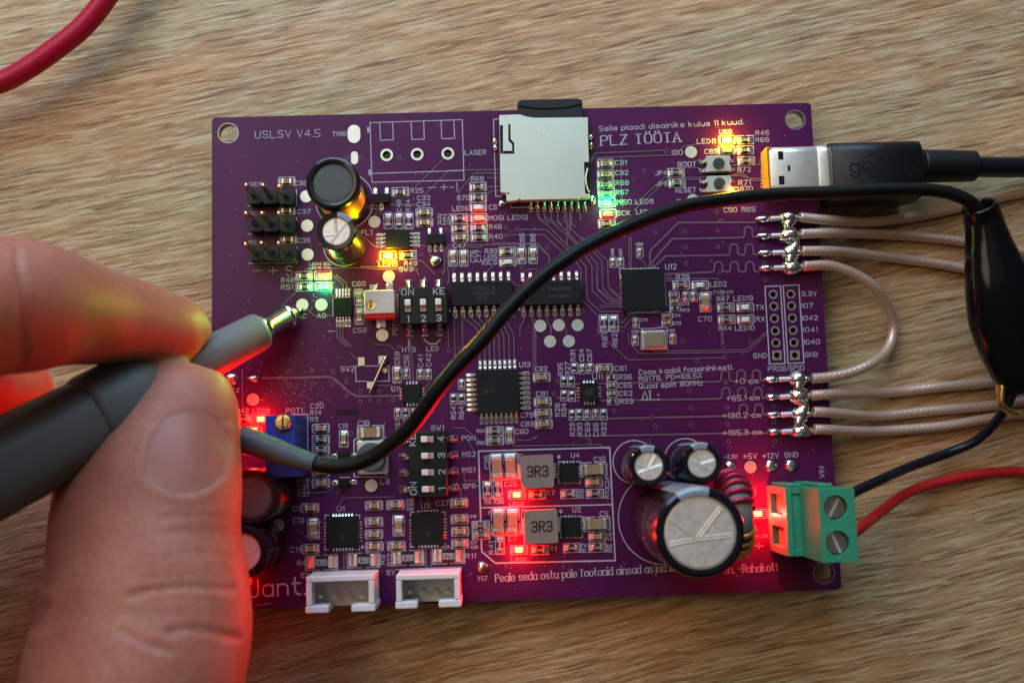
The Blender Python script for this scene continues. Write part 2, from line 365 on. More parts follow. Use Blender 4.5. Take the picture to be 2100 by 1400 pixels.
cu = bpy.data.curves.new('board_curve', 'CURVE'); cu.dimensions = '2D'; cu.fill_mode = 'BOTH'; cu.extrude = .8
def poly(pts):
    s = cu.splines.new('POLY'); s.points.add(len(pts) - 1); s.use_cyclic_u = True
    for i, a in enumerate(pts): s.points[i].co = (a[0], a[1], 0, 1)
c = .6; poly([(c, 0), (100 - c, 0), (100 - c * .3, c * .3), (100, c), (100, 80 - c), (100 - c * .3, 80 - c * .3), (100 - c, 80), (c, 80), (c * .3, 80 - c * .3), (0, 80 - c), (0, c), (c * .3, c * .3)])
for h in HOLES: poly(circ(*h))
tmp = bpy.data.objects.new('tmp', cu); SC.collection.objects.link(tmp); dg = bpy.context.evaluated_depsgraph_get()
me = bpy.data.meshes.new_from_object(tmp.evaluated_get(dg)); bpy.data.objects.remove(tmp); bpy.data.curves.remove(cu)
me.materials.clear(); me.materials.append(M_MASK); me.materials.append(M_FR4)
for p in me.polygons: p.use_smooth = False; p.material_index = 0 if abs(p.normal.z) > .5 else 1
me.transform(Matrix.Translation((0, 0, -.8))); link('substrate', me, board)
for i, h in enumerate(HOLES[:4]):
    m = MB(); m.annulus(h[0], h[1], .012, 1.60, 1.74, 36)
    m.loft([[(h[0] + 1.615 * cos(2 * pi * j / 36), h[1] + 1.615 * sin(2 * pi * j / 36), z) for j in range(36)] for z in (.012, -1.59)], 0, smooth=True)
    m.build('mounting_hole_ring', mat('hole_plating', (.30, .28, .27), .4, .8), board)

# traces (photo pixel polylines, all on the board plane)
TR = []
def tr(*pts, w=.24): TR.append(([P(*q).xy for q in pts], w))
def z5(x0, y0, *pts, s=5.185): return [(x0 + a / s, y0 + b / s) for a, b in pts]
tr((909, 326), (850, 385)); tr((1024, 348), (921, 349), (869, 402))
tr((1024, 355), (973, 355), (941, 392), (941, 440)); tr((1024, 365), (1000, 365)); tr((1024, 383), (1000, 383)); tr((1024, 391), (1008, 392), (1000, 398))
tr((768, 440), (781, 428)); tr((781, 428), (781, 440)); tr((800, 418), (856, 418)); tr((800, 421), (858, 422))
for q in [((415, 0), (800, 380), (940, 555), (955, 905), (1095, 1030), (1310, 1030)), ((490, 0), (880, 350), (1005, 545), (1010, 810), (1160, 950), (1310, 950)),
          ((640, 0), (640, 80), (1060, 520), (1065, 800), (1200, 925), (1310, 925)), ((780, 0), (785, 150), (1110, 490), (1120, 780), (1240, 900), (1310, 900)),
          ((900, 240), (1170, 490), (1180, 760), (1300, 870)), ((215, 160), (520, 160), (780, 400), (885, 580), (890, 900), (1075, 1080), (1065, 1240), (1115, 1300)),
          ((100, 215), (490, 215), (720, 420)), ((1400, 250), (1400, 560)), ((1425, 240), (1425, 560)), ((1110, 975), (1310, 975)),
          ((1510, 470), (1575, 520), (1580, 560)), ((-60, 300), (430, 305), (545, 430), (550, 590)), ((300, 600), (330, 580), (420, 580)),
          ((1420, 1060), (1330, 1145), (1280, 1145)), ((1460, 1060), (1350, 1195), (1280, 1195)), ((1190, 800), (1320, 905)), ((1050, 660), (1060, 780), (1240, 925))]:
    tr(*z5(1020, 440, *q))
tr(*z5(740, 440, (920, 1100), (935, 1400))); tr(*z5(740, 440, (560, 560), (620, 640))); tr(*z5(740, 440, (600, 490), (650, 490), (790, 640)))
tr(*z5(740, 440, (0, 550), (420, 560))); tr(*z5(740, 440, (1410, 540), (1320, 630))); tr(*z5(740, 440, (1590, 690), (1640, 750), (1700, 750)))
tr(*z5(740, 440, (870, 640), (890, 600), (890, 380), (950, 320), (1860, 320), (2000, 440), (2010, 600))); tr(*z5(740, 440, (920, 740), (935, 700), (915, 400), (960, 345), (1280, 345)))
tr(*z5(740, 440, (730, 370), (725, 420), (760, 450))); tr(*z5(740, 440, (720, 345), (640, 320))); tr(*z5(460, 440, (1480, 230), (1590, 330), (1620, 345)))
tr(*z5(460, 440, (760, 830), (630, 950))); tr(*z5(460, 440, (840, 600), (870, 575), (1480, 565), (1620, 580), (2060, 580)))
tr(*z5(460, 440, (890, 1010), (950, 1070), (1160, 1075))); tr(*z5(460, 440, (1190, 640), (1300, 730), (1300, 780))); tr(*z5(460, 440, (1160, 650), (1265, 745), (1265, 780)))
for i in range(3): tr(*z5(460, 440, (1195 + i * 32, 1190), (1200 + i * 30, 1310), (1290 + i * 30, 1400)))
tr(*z5(440, 680, (1690, 135), (1860, 140), (1990, 270))); tr(*z5(440, 680, (1450, 230), (1510, 290)))
tr(*z5(440, 680, (515, 495), (1230, 480), (1300, 520), (1440, 650), (1520, 685), (1980, 680)), w=.42); tr(*z5(440, 680, (1700, 570), (1870, 570), (1900, 620)))
tr(*z5(440, 680, (295, 400), (298, 860))); tr(*z5(440, 680, (1840, 240), (1790, 290)))
for xx in (8, 44): tr((930 + xx * .2 + 9 * (xx > 8), 648), (931 + xx * .2 + 9 * (xx > 8), 735))
tr((948, 650), (949, 728)); tr((838.5, 700), (843, 780)); tr((843, 690), (848, 780)); tr((882, 782), (868, 800)); tr((1093, 655), (1094, 730), (1094, 770)); tr((1098, 655), (1099, 775))
for k in range(8): # from the upper pins of the square chip to the wide chip's lower pins
    x0 = 984 + k * 10.05; tr((x0, 738), (x0 - 1, 700 - k * 2), (977 + k * 8.2, 672 - k * 3), (947 + k * 15.7, 648))
for k, xx in enumerate((1075, 1091, 1106, 1122, 1138, 1153.5)):
    tr((xx, 648), (xx, 655 + k), (xx + (8 if k % 2 else -9), 672), (xx + (8 if k % 2 else -9), 690 + 10 * (k % 2)))
tr(*z5(1020, 680, (1060, 0), (1390, 300), (2080, 290), (2420, 275), w=None) if False else z5(1020, 680, (1060, 0), (1390, 300), (2390, 275)))
tr(*z5(1340, 680, (0, 205), (985, 190), (1200, 0))); tr(*z5(1340, 680, (0, 230), (1000, 215), (1210, 20))); tr(*z5(1020, 680, (1390, 20), (1400, 110), (1500, 225), (1660, 235)))
tr(*z5(1340, 680, (740, -440), (742, 140))); tr(*z5(1340, 680, (722, -440), (722, 140)))
tr(*z5(1340, 440, (130, 640), (640, 610)), *z5(1340, 440, (655, 560))) if False else None
def meander(x0, y0, xs, yb, yt, xe, lead):
    pts = list(lead); r = 34
    prev = None
    for i, xc in enumerate(xs):
        hw = 42
        pts += [(xc - hw - 26, yb), (xc - hw - 6, yb - 12), (xc - hw, yb - 34), (xc - hw, yt + 34), (xc - hw * .7, yt + 10), (xc, yt), (xc + hw * .7, yt + 10), (xc + hw, yt + 34), (xc + hw, yb - 34), (xc + hw + 6, yb - 12)]
    pts += [(xe, yb)]
    return z5(x0, y0, *pts)
tr(*z5(1340, 440, (1110, 82), (265, 85), (0, 350), (-35, 390), (-40, 580)), w=.36)
tr(*meander(1340, 440, [1010], 245, 130, 1110, [(-15, 580), (-10, 500), (200, 258)]), w=.36)
tr(*meander(1340, 440, [855, 1018], 432, 312, 1115, [(0, 560), (130, 440)]), w=.36)
tr(*meander(1340, 440, [690, 860, 1025], 612, 500, 1125, [(130, 632)]), w=.36)
tr(*meander(1340, 680, [765, 930, 1095], 530, 405, 1190, [(-1000, 555)]), w=.36)
tr(*meander(1340, 680, [770, 940, 1110], 712, 592, 1200, [(-1020, 700), (-800, 735)]), w=.36)
tr(*meander(1340, 680, [955, 1118], 893, 768, 1220, [(-860, 930)]), w=.36)
tr(*z5(1340, 680, (-800, 1110), (740, 1080), (1230, 1075)), w=.36)
for a in ([(1580 - 240, 545), (1478, 575), (1484, 584)],): pass
tr(*z5(1340, 440, (130, 680), (680, 680), (720, 720))); tr(*z5(1340, 440, (130, 700), (200, 705)))
tr(*z5(980, 180, (1200, 770), (1250, 695), (2000, 665))); tr(*z5(980, 180, (1195, 800), (1240, 745), (2080, 715), (2200, 620), (2330, 600)))
tr(*z5(980, 180, (1520, 740), (1525, 1100), (1540, 1270))); tr(*z5(1300, 200, (0, 1145), (330, 850), (720, 850), (1130, 830), (1230, 860), (1350, 860))); tr(*z5(1300, 200, (0, 1200), (350, 880), (720, 870)))
tr(*z5(1300, 200, (1030, 720), (1350, 715))); tr(*z5(1300, 200, (550, 745), (690, 745))); tr(*z5(1300, 200, (1040, 820), (1140, 800), (1260, 885), (1350, 880)))
for k in range(6): tr((1103 + 13.7 * k, 437), (1103 + 13.7 * k, 446 + 2 * k), (1112 + 13.7 * k, 456 + 2 * k))
tr((1190, 437), (1190, 452)); tr((1162, 437), (1163, 500)); tr((1168, 437), (1168, 480))
for q in [((400, 1000 - 880 + 20), (0, 0))]: pass
tr((1103, 1090 - 160), (1180, 930)) if False else None
tr((930, 877), (952, 877), (985, 905)); tr((1060, 902), (1085, 902), (1103, 893)); tr((925, 925), (1250, 912)) if False else tr((1050, 914), (1230, 911), (1246, 920))
tr((690, 1010), (720, 990)); tr((560, 1020), (610, 1012), (672, 1008), (690, 990)); tr((695, 1038), (700, 1025), (712, 1020), (810, 1018)); tr((845, 1018), (846, 1035)); tr((862, 1018), (862, 1035)); tr((876, 1018), (876, 1035)); tr((890, 1018), (890, 1032))
tr((705, 1130), (705, 1165), w=.3); tr((711, 1130), (711, 1165), w=.3); tr((874, 1125), (874, 1160), w=.3); tr((884, 1125), (884, 1160), w=.3); tr((638, 1050), (660, 1070)); tr((952, 960), (952, 985), (980, 985)); tr((958, 900), (975, 930)); tr((945, 1000), (945, 1018))
tr((1540, 1040), (1545, 1060)) ; tr((640, 1110), (610, 1085)); tr((1248, 980), (1250, 1000))
VIAS = z5(440, 680, (790, 420), (1040, 415), (1255, 420), (790, 565), (1042, 555), (1258, 555), (1400, 535), (1405, 680), (1552, 635), (1550, 740), (1750, 630), (1750, 735), (1900, 725), (1965, 165), (1970, 310), (1450, 1080)) \
    + z5(1340, 440, (20, 190), (330, 180), (680, 170), (1160, 150), (340, 350), (685, 345), (1165, 330), (350, 520), (1180, 510), (705, 615), (1190, 695), (160, 660), (640, 990), (1050, 1040), (740, 1390)) \
    + z5(1340, 680, (380, 630), (400, 810), (780, 800), (20, 1000), (400, 990), (790, 985), (1250, 610), (1275, 785), (1280, 960), (800, 1165), (1295, 1160), (770, 540), (745, 150), (750, 270)) \
    + z5(740, 440, (915, 160), (1545, 135), (1550, 220), (1660, 160), (640, 425), (980, 580), (1980, 350), (935, 195 + 1245), (1715, 560)) + z5(1020, 440, (710, 48), (1060, 580), (1118, 580), (1110, 975), (905, 1030), (260, 560)) \
    + z5(1020, 680, (640, 520), (810, 610), (1240, 840), (960, 1120), (600, 660), (1640, 910)) + z5(1300, 200, (105, 775), (340, 570), (880, 1215), (1350, 700)) \
    + z5(420, 200, (1658, 640), (1520, 640), (1805, 935), (2070, 640)) + [(1480, 452), (760, 820), (930, 900), (1250, 1120), (620, 1070), (1400, 700), (1430, 740), (1540, 700), (575, 640), (1210, 905), (1330, 905)]
mb = MB()
for i, (pts, w) in enumerate(TR): mb.ribbon(pts, w + .26, .006 + i * .00012, 0); mb.ribbon(pts, w, .026 + i * .00012, 1)
# each trace stays a part of its own
for i, (pts, w) in enumerate(TR):
    t = MB(); t.ribbon(pts, w + .34, .006 + i * .00012, 0); t.ribbon(pts, w, .026 + i * .00012, 1); t.build('copper_trace', [M_GAP, M_TRACE], board)
vm = MB()
for i, q in enumerate(VIAS): p = P(*q); vm.annulus(p.x, p.y, .022 + .0001 * (i % 7) + .02, .17, .36, 14, 1); vm.disc(p.x, p.y, .047 + .0001 * (i % 7), .2, 12, 0)
for i in range(4): p = P(693.6 + i * 11.6, 845); vm.annulus(p.x, p.y, .043, .3, .52, 16, 0); vm.annulus(p.x, p.y, .045, .12, .26, 12, 0)
vm.build('vias', [M_GAP, M_TRACE], board, kind='stuff')

# lettering on the board: (text, u, v, cap height px, width px or None, rotation deg, serif)
V9 = 90
TEXTS = [('USLSV V4.5', 590, 275, 15, 133, 0, 0), ('TRIG', 696, 275, 9, 28, 0, 0), ('LASER', 975, 313, 9.5, 43, 0, 0), ('Q2', 766, 425, 8, 17, 0, 0), ('R25', 855, 391, 9, 25, 0, 0),
 ('-', 885.6, 385, 18, 16, 0, 0), ('+', 910.7, 384, 18, 16, 0, 0), ('-|', 932, 384, 18, 18, 0, 0), ('C32', 869, 406, 9, 26, 0, 0), ('C34', 869, 419, 9, 26, 0, 0), ('C48', 818, 422, 8, 24, V9, 0), ('R24', 837, 422, 8, 24, V9, 0),
 ('C38', 617, 376, 9, 25, 0, 0), ('C37', 624, 434, 9, 26, 0, 0), ('C36', 624, 493, 9, 25, 0, 0), ('SER', 524, 378, 7, 28, 0, 0), ('SER', 524, 438, 7, 28, 0, 0), ('SER', 524, 497, 7, 28, 0, 0),
 ('-', 527.5, 555, 20, 17, 0, 0), ('+', 560, 555, 20, 18, 0, 0), ('S', 593, 555, 20, 13, 0, 0), ('R48', 590, 574, 9.5, 26, 0, 0), ('R51', 588.6, 588.5, 9.5, 24, 0, 0), ('LED14 SCL', 657, 541, 5, 44, 0, 0), ('LED16 SDL', 657, 549, 5, 46, 0, 0),
 ('FLT', 753.5, 477, 9.5, 24, 0, 0), ('LED15', 796, 541, 9.5, 38, 0, 0), ('R49', 842, 540, 9, 25, 0, 0), ('SW3', 832.6, 552, 9, 27, 0, 0), ('C60', 736, 582, 9, 26, 0, 0), ('C59', 738, 677, 9, 26, 0, 0), ('POT3', 809.5, 671, 8.5, 31, V9, 0),
 ('AC', 619, 648, 9, 18, 0, 0), ('AD', 659.6, 647, 9, 18, 0, 0), ('-', 680, 679, 9, 14, 0, 0), ('R69', 979, 367, 9, 25, 0, 0), ('R70', 950, 406, 9, 24, 0, 0), ('LED6', 944, 427.6, 9, 32, 0, 0), ('CS', 1011, 425, 9.5, 15, 0, 0),
 ('MOSI LED12', 1042.5, 446.5, 9, 79, 0, 0), ('R22', 911, 444, 9, 25, 0, 0), ('R23', 911, 456, 9, 25, 0, 0), ('R46', 1016, 465, 9, 25, 0, 0), ('R40', 1017, 485, 9, 26, 0, 0), ('C47', 942.5, 503.6, 9, 25, 0, 0),
 ('C76', 969.5, 526, 9, 24, V9, 0), ('C77', 981.5, 525, 9, 24, V9, 0), ('R39', 1007, 515, 9, 24, 0, 0), ('LED5', 1006.5, 527, 8, 26, 0, 0), ('IOCS', 1004, 538, 9, 30, 0, 0), ('C85', 1071, 492, 9, 25, V9, 0), ('C86', 1093, 492, 9, 25, V9, 0),
 ('HYS', 839, 716.6, 9.5, 27, 0, 0), ('LED', 887.5, 714.7, 9.5, 24, 0, 0), ('SW2', 713, 756, 9.5, 27, 0, 0), ('C58', 814, 734, 9, 25, V9, 0), ('C56', 833.5, 740, 9, 24, V9, 0), ('C41', 862.5, 740, 9, 24, V9, 0), ('C42', 879, 738, 9, 25, V9, 0),
 ('U7', 811, 797.6, 9, 15, 0, 0), ('C57', 816, 869, 8, 21, V9, 0), ('R20', 831.6, 868, 8, 21, V9, 0), ('U13', 1076.5, 747.5, 10, 22, 0, 0), ('C82', 1110, 756, 9, 24, 0, 0), ('C81', 1111, 807, 9, 22, 0, 0), ('C79', 1080.4, 850.7, 9, 25, 0, 0),
 ('C83', 1081.4, 869, 9, 25, 0, 0), ('C80', 1069.8, 884.4, 9, 26, 0, 0), ('R50', 986, 883.5, 6, 16, 0, 0), ('R56', 986, 907.6, 6, 16, 0, 0), ('R54', 930, 846, 9, 25, V9, 0), ('R64', 946, 846, 9, 25, V9, 0), ('SW1', 897, 876.7, 9, 25, 0, 0),
 ('POT1', 603.5, 841.6, 9.5, 33, 0, 0), ('C20', 650, 832, 9, 26, 0, 0), ('R14', 647.5, 845.5, 9, 22, 0, 0), ('R9', 644.4, 859, 9, 16, 0, 0), ('R42', 498, 842, 8.5, 23, 0, 0), ('LED8', 536, 842, 8.5, 33, 0, 0), ('T2', 483, 800, 8, 14, 0, 0),
 ('R13', 621.4, 985, 9, 22, 0, 0), ('C31', 621, 998.5, 9, 22, 0, 0), ('C21', 622, 1012, 9, 22, 0, 0), ('C19', 704, 873, 8, 18, 0, 0), ('C18', 745.7, 867, 9.5, 22, 0, 0), ('L3', 789, 986.7, 10, 17, 0, 0), ('U1', 698.5, 1042.7, 9, 14, 0, 0),
 ('C1', 608, 1042, 9.5, 14, 0, 0), ('C12', 612.7, 1066, 9.5, 22, 0, 0), ('C11', 605.5, 1126, 9.5, 20, 0, 0), ('R4', 618.7, 1153.6, 9.5, 17, 0, 0), ('R3', 784, 1147, 9, 18, V9, 0), ('R12', 799, 1147, 9, 24, V9, 0), ('SX', 626, 1178.7, 9.5, 17, 0, 0),
 ('SY', 801.6, 1173, 9.5, 17, 0, 0), ('U3', 873, 1036, 9.5, 17, 0, 0), ('C27', 907.4, 1031, 9.5, 26, 0, 0), ('R11', 964.7, 1139.4, 9, 21, 0, 0), ('C15', 970.5, 1058, 5, 12, 0, 0), ('C17', 972, 1112, 5, 13, 0, 0), ('C29', 973, 1121, 5, 14, 0, 0),
 ('C13', 841, 1025.6, 5, 14, 0, 0), ('C30', 841, 1034, 5, 14, 0, 0), ('C28', 841, 1043, 5, 14, 0, 0), ('R62', 1261, 697, 9.5, 27, V9, 0), ('R61', 1240, 697, 9.5, 27, V9, 0),
 ('PDN', 961, 898, 9.5, 27, 0, 0), ('MS2', 962, 931, 9.5, 27, 0, 0), ('MS1', 961, 963, 9.5, 25, 0, 0), ('SPR-', 967, 996, 9.5, 33, 0, 0),
 ('C91', 1273, 333.7, 9, 23, 0, 0), ('C92', 1275, 354.5, 9, 25, 0, 0), ('R68', 1276, 375, 9, 26, 0, 0), ('R67', 1276, 394.5, 9, 25, 0, 0), ('MISO LED9', 1302.5, 414, 9.5, 74, 0, 0), ('SCK', 1279, 437, 9.5, 26, 0, 0), ('LED4', 1321, 434.6, 8.5, 32, 0, 0),
 ('Selle plaadi disainiks kulus 11 kuud.', 1377, 257, 10, 296, 1.4, 0), ('PLZ T\u00d6\u00d6TA', 1313.5, 285, 20, 163, 1.4, 1), ('IO0', 1389, 313, 9.5, 21, 0, 0), ('LED11', 1448, 290, 9.5, 37, 0, 0), ('USB', 1488, 271, 9, 25, 0, 0),
 ('R45', 1563, 273, 8.5, 27, 0, 0), ('R66', 1563, 287, 8.5, 27, 0, 0), ('C89', 1458, 311, 9.5, 26, 0, 0), ('R72', 1526, 347.5, 9.5, 26, 0, 0), ('BOOT', 1409, 337, 9.5, 37, 0, 0), ('JP4', 1355, 355, 8.5, 23, 0, 0), ('JP3', 1356, 377, 8.5, 23, 0, 0),
 ('RESET', 1406, 390, 9.5, 42, 0, 0), ('R71', 1526.6, 374.5, 9.5, 24, 0, 0), ('R70', 1531, 387, 9, 24, 0, 0), ('C90', 1497.7, 430.5, 9, 26, 0, 0), ('R65', 1535, 429.5, 9, 27, 0, 0), ('C', 1392, 413, 8, 7, 0, 0),
 ('U12', 1375.7, 547, 10.5, 22, 0, 0), ('C88', 1311, 501, 5, 14, 0, 0), ('C68', 1256, 517, 5, 14, V9, 0), ('C87', 1272.6, 517, 5, 14, V9, 0), ('R28', 1400, 568, 9.5, 26, 0, 0), ('LED2', 1473, 582.7, 9.5, 33, 0, 0), ('L7 C72 C71', 1480, 599.5, 5, 44, 0, 0),
 ('C70', 1445.7, 653.7, 9.5, 27, 0, 0), ('C74', 1387, 647, 5.5, 16, 0, 0), ('C73', 1388, 663, 5.5, 16, 0, 0), ('C72', 1406, 623, 5, 14, 0, 0), ('R72', 1406, 636, 5, 15, 0, 0), ('C69', 1376, 677.5, 5, 15, 0, 0), ('C69', 1303, 680, 5.5, 14, 0, 0), ('C78', 1320, 656, 5, 14, 0, 0),
 ('R47', 1482.7, 612.6, 9.5, 25, 0, 0), ('LED13', 1524, 611.6, 9.5, 39, 0, 0), ('TX', 1558, 630, 9, 16, 0, 0), ('RX', 1559, 654, 9, 17, 0, 0), ('R44', 1487, 672.4, 9.5, 26, 0, 0), ('LED10', 1527, 672.4, 9.5, 39, 0, 0),
 ('3.3V', 1659, 602, 9, 30, 0, 0), ('IO7', 1656, 626.7, 9, 22, 0, 0), ('IO42', 1661, 651.8, 9, 31, 0, 0), ('IO41', 1661.7, 676, 9, 28, 0, 0), ('IO40', 1665, 700.8, 9, 31, 0, 0), ('GND', 1664, 726.7, 9, 25, 0, 0), ('GND', 1559, 729, 9.5, 27, 0, 0),
 ('PROG', 1593.6, 755.8, 10, 37, 0, 0), ('GPIO', 1632.6, 754, 10, 32, 0, 0), ('Coax kaabli faasinihkesti.', 1406.5, 757.5, 9.5, 193, 1.6, 0), ('RG178. PD=69.5%', 1374.5, 773, 9.5, 129, 1.6, 0), ('Quad split 80MHz', 1376, 788, 9.5, 130, 1.6, 0),
 ('\u0394L:', 1333, 810, 18, None, 0, 1), ('+0 cm', 1531, 781, 10, 48, 0, 0), ('+65.1 cm', 1523.5, 815.6, 10, 67, 0, 0), ('+130.2 cm', 1521, 851, 10, 78, 0, 0), ('+195.3 cm', 1522.5, 886, 10, 79, 0, 0),
 ('R31', 1175, 729, 9, 22, V9, 0), ('C64', 1192.6, 728, 9, 24, V9, 0), ('C67', 1209, 728, 9, 24, V9, 0), ('C61', 1272, 755, 9, 23, 0, 0), ('R35', 1149, 757, 9, 25, V9, 0), ('R27', 1163.7, 755, 9, 25, V9, 0), ('R26', 1143.4, 840, 9, 26, V9, 0), ('R34', 1156.5, 840, 9, 26, V9, 0),
 ('U11', 1225.4, 772.6, 9, 20, 0, 0), ('R36', 1282.3, 772.6, 9.5, 26, 0, 0), ('C65', 1282.6, 789.5, 9.5, 26, 0, 0), ('C62', 1283.2, 806.3, 9.5, 26, 0, 0), ('R33', 1284.6, 822.3, 9.5, 26, 0, 0),
 ('R29', 1173.7, 880, 9.5, 26, V9, 0), ('R30', 1188.8, 880, 9.5, 25, V9, 0), ('C63', 1205, 880, 9.5, 26, V9, 0), ('C66', 1222, 880, 9.5, 26, V9, 0), ('R32', 1238.5, 879, 9.5, 26, V9, 0),
 ('U4', 1179.6, 933, 9, 16, 0, 0), ('U2', 1182.8, 1044.6, 9, 16, 0, 0), ('C16', 1229.6, 941, 9.5, 23, 0, 0), ('C5', 1238.6, 1052.6, 9.5, 16, 0, 0), ('C26', 998.6, 947, 9.5, 26, V9, 0), ('C25', 1047.4, 991.7, 9, 25, 0, 0), ('C7', 1051, 1103, 9, 16, 0, 0),
 ('R7', 1129.7, 1010, 9, 16, 0, 0), ('R1', 1133, 1124, 9, 15, 0, 0), ('R8', 1192.5, 1011.4, 9, 17, V9, 0), ('R2', 1197, 1123, 9, 17, V9, 0), ('R5', 1250, 1123, 9, 15, V9, 0), ('C6', 1250, 1099, 8, 14, V9, 0), ('R10', 1245, 1011, 8, 20, V9, 0), ('C24', 1244.6, 988, 8, 20, V9, 0),
 ('R6', 1000.7, 1028.6, 8, 13, 0, 0), ('R38', 1022.8, 1028, 8, 20, 0, 0), ('R41', 1007.6, 1122.8, 9, 25, V9, 0), ('LED3', 1059, 1033, 7.5, 28, 0, 0), ('LED1', 1063, 1147, 7.5, 28, 0, 0), ('C4', 1008, 1051, 6, 12, 0, 0),
 ('VST', 989.6, 1185, 9, 20, 0, 0), ('-3.3V', 1498, 936, 8, 27, 0, 0), ('+5V', 1538, 935, 10, 27, 0, 0), ('+12V', 1580, 934, 10, 33, 0, 0), ('GND', 1623, 932, 10, 27, 0, 0), ('VIN', 1685, 968, 9, 22, V9, 0), ('+', 1556, 1119, 17, 17, 0, 0), ('-', 1549, 1007, 17, 16, V9, 0),
 ('to 2A', 1560, 1098, 6, 28, 0, 0), ('Peale seda ostu pole footonid ainsad asjad mi', 1200, 1173.3, 15.5, 368, 1.55, 1), ('en. -Rahakott', 1540, 1164.5, 15.5, 112, 1.2, 1), ('Jant.', 567, 1203, 34, 116, 1.5, 0), ('~', 537, 1236, 22, 36, 0, 0)]
for t, u, v, h, w, r, sf in TEXTS:
    p = P(u, v); m = MB(); sc = (P(u + 1, v) - p).length
    text_strokes(m, t, p.x, p.y, h * sc, w * sc if w else None, radians(r), z=.045, serif=bool(sf), sw=(h * sc * .14 if sf else (.30 if t == 'Jant.' else None)) or (.098 + .018 * (h > 8)) )
    m.build('printed_lettering', M_SILK, board)

# silkscreen line work
def silk_line(pts, w=.14, closed=False, z=.04):
    m = MB(); m.ribbon([P(*q).xy for q in pts], w, z, closed=closed); return m.build('silkscreen_outline', M_SILK, board)
silk_line([(759, 252), (948, 246), (951.6, 369.7), (762.8, 374)], closed=True); silk_line([(763, 356), (950.5, 350)], z=.043)
for a in ([(778.6, 251.5), (780.5, 288), (807, 287), (805, 250.5)], [(843, 249.5), (844.5, 286.5), (870, 285.5), (869, 248.8)], [(904.5, 247.8), (906, 285), (932.5, 284), (930.5, 247)]): silk_line(a, z=.043)
silk_line([(755, 263), (755.5, 270)], .35); silk_line([(758, 350), (758.5, 358)], .35)
silk_line([(1022, 244.6), (1012, 245), (1016.6, 402.8), (1030, 402.5)]); silk_line([(1047, 418), (1048, 426), (1083, 425.5)])
silk_line([(508, 422), (608, 422), (608, 388)]); silk_line([(509, 480), (608.5, 479.5), (608, 446)]); silk_line([(511, 540), (610, 539), (609.5, 506)])
silk_line([(1568.5, 587.5), (1600.4, 586.2), (1610, 745.2), (1578, 746.5)], closed=True, w=.19); silk_line([(1606, 585.8), (1638, 584), (1648.6, 743.6), (1616, 745)], closed=True, w=.19)
silk_line([(981.4, 924.6), (1250.3, 917), (1261.5, 1148.6), (1015.7, 1154), (987.8, 1130)], closed=True, w=.24); silk_line([(985.7, 1040.5), (1254.6, 1034)], w=.2, z=.043)
silk_line([(729.3, 763), (729.3, 750.4), (736, 750.3)]); silk_line([(750, 750.3), (779, 750)]); silk_line([(729.5, 765), (730, 781.5), (798, 781), (797.5, 750), (793, 750)])
silk_line([(838.4, 697), (838.4, 709)], .3); silk_line([(869, 695), (880, 705), (894, 705), (903, 696)], .22)
silk_line([(1469, 985), (1525, 984), (1526, 996)], .17); silk_line([(1512, 1140), (1534, 1140), (1534, 1130)], .17)
silk_line([(600, 849.5), (631, 849), (632, 942)], .2); silk_line([(683, 612), (683, 648), (720, 648), (720, 612)], .12); silk_line([(809, 604), (815, 604), (815.5, 650), (809, 650)], .14)
silk_line([(1271, 566), (1271, 551.5), (1283, 551.2)], .16); silk_line([(692, 926), (720, 926)], .15); silk_line([(697, 978.5), (718, 978.3)], .14)
silk_line([(748, 1011 - 34), (726, 977), (726, 902), (732, 898), (790, 897), (796, 903), (795, 972), (790, 978), (748, 977)], .2)
silk_line([(1315, 716), (1315, 674), (1348, 673), (1350, 671), (1368, 671), (1368, 716), (1315, 717)], .14)
for cx, cy, hw in ((702, 1091, 35.5), (877.4, 1085, 35.5), (1167.5, 968, 22), (1172, 1080, 22)):
    for sx, sy in ((-1, -1), (1, -1), (-1, 1), (1, 1)): silk_line([(cx + sx * hw, cy + sy * (hw - 8)), (cx + sx * hw, cy + sy * hw), (cx + sx * (hw - 8), cy + sy * hw)], .16)
for u, v, r in ((1146, 936.4, .3), (1150, 1048, .3), (743.6, 1121, .22), (919, 1120, .22), (871, 571, .18), (922.5, 637, .2), (1527, 1132, .15), (953, 606, .12), (1065, 634, .2)):
    p = P(u, v); m = MB(); m.disc(p.x, p.y, .05, r, 14); m.build('silkscreen_dot', M_SILK, board)
def silk_arc(u, v, r, a0=0, a1=360, w=.17):
    p = P(u, v); m = MB(); n = 48; m.ribbon([(p.x + r * cos(radians(a0 + (a1 - a0) * i / n)), p.y + r * sin(radians(a0 + (a1 - a0) * i / n))) for i in range(n + 1)], w, .041); m.build('silkscreen_outline', M_SILK, board)
silk_arc(1361, 1062, 7.3); silk_arc(1301, 947, 3.45); silk_arc(1406, 943, 3.45); silk_arc(705, 505, 3.3); silk_arc(707, 412, 4.75); silk_arc(519, 1022, 4.6); silk_arc(500, 1116, 4.9)

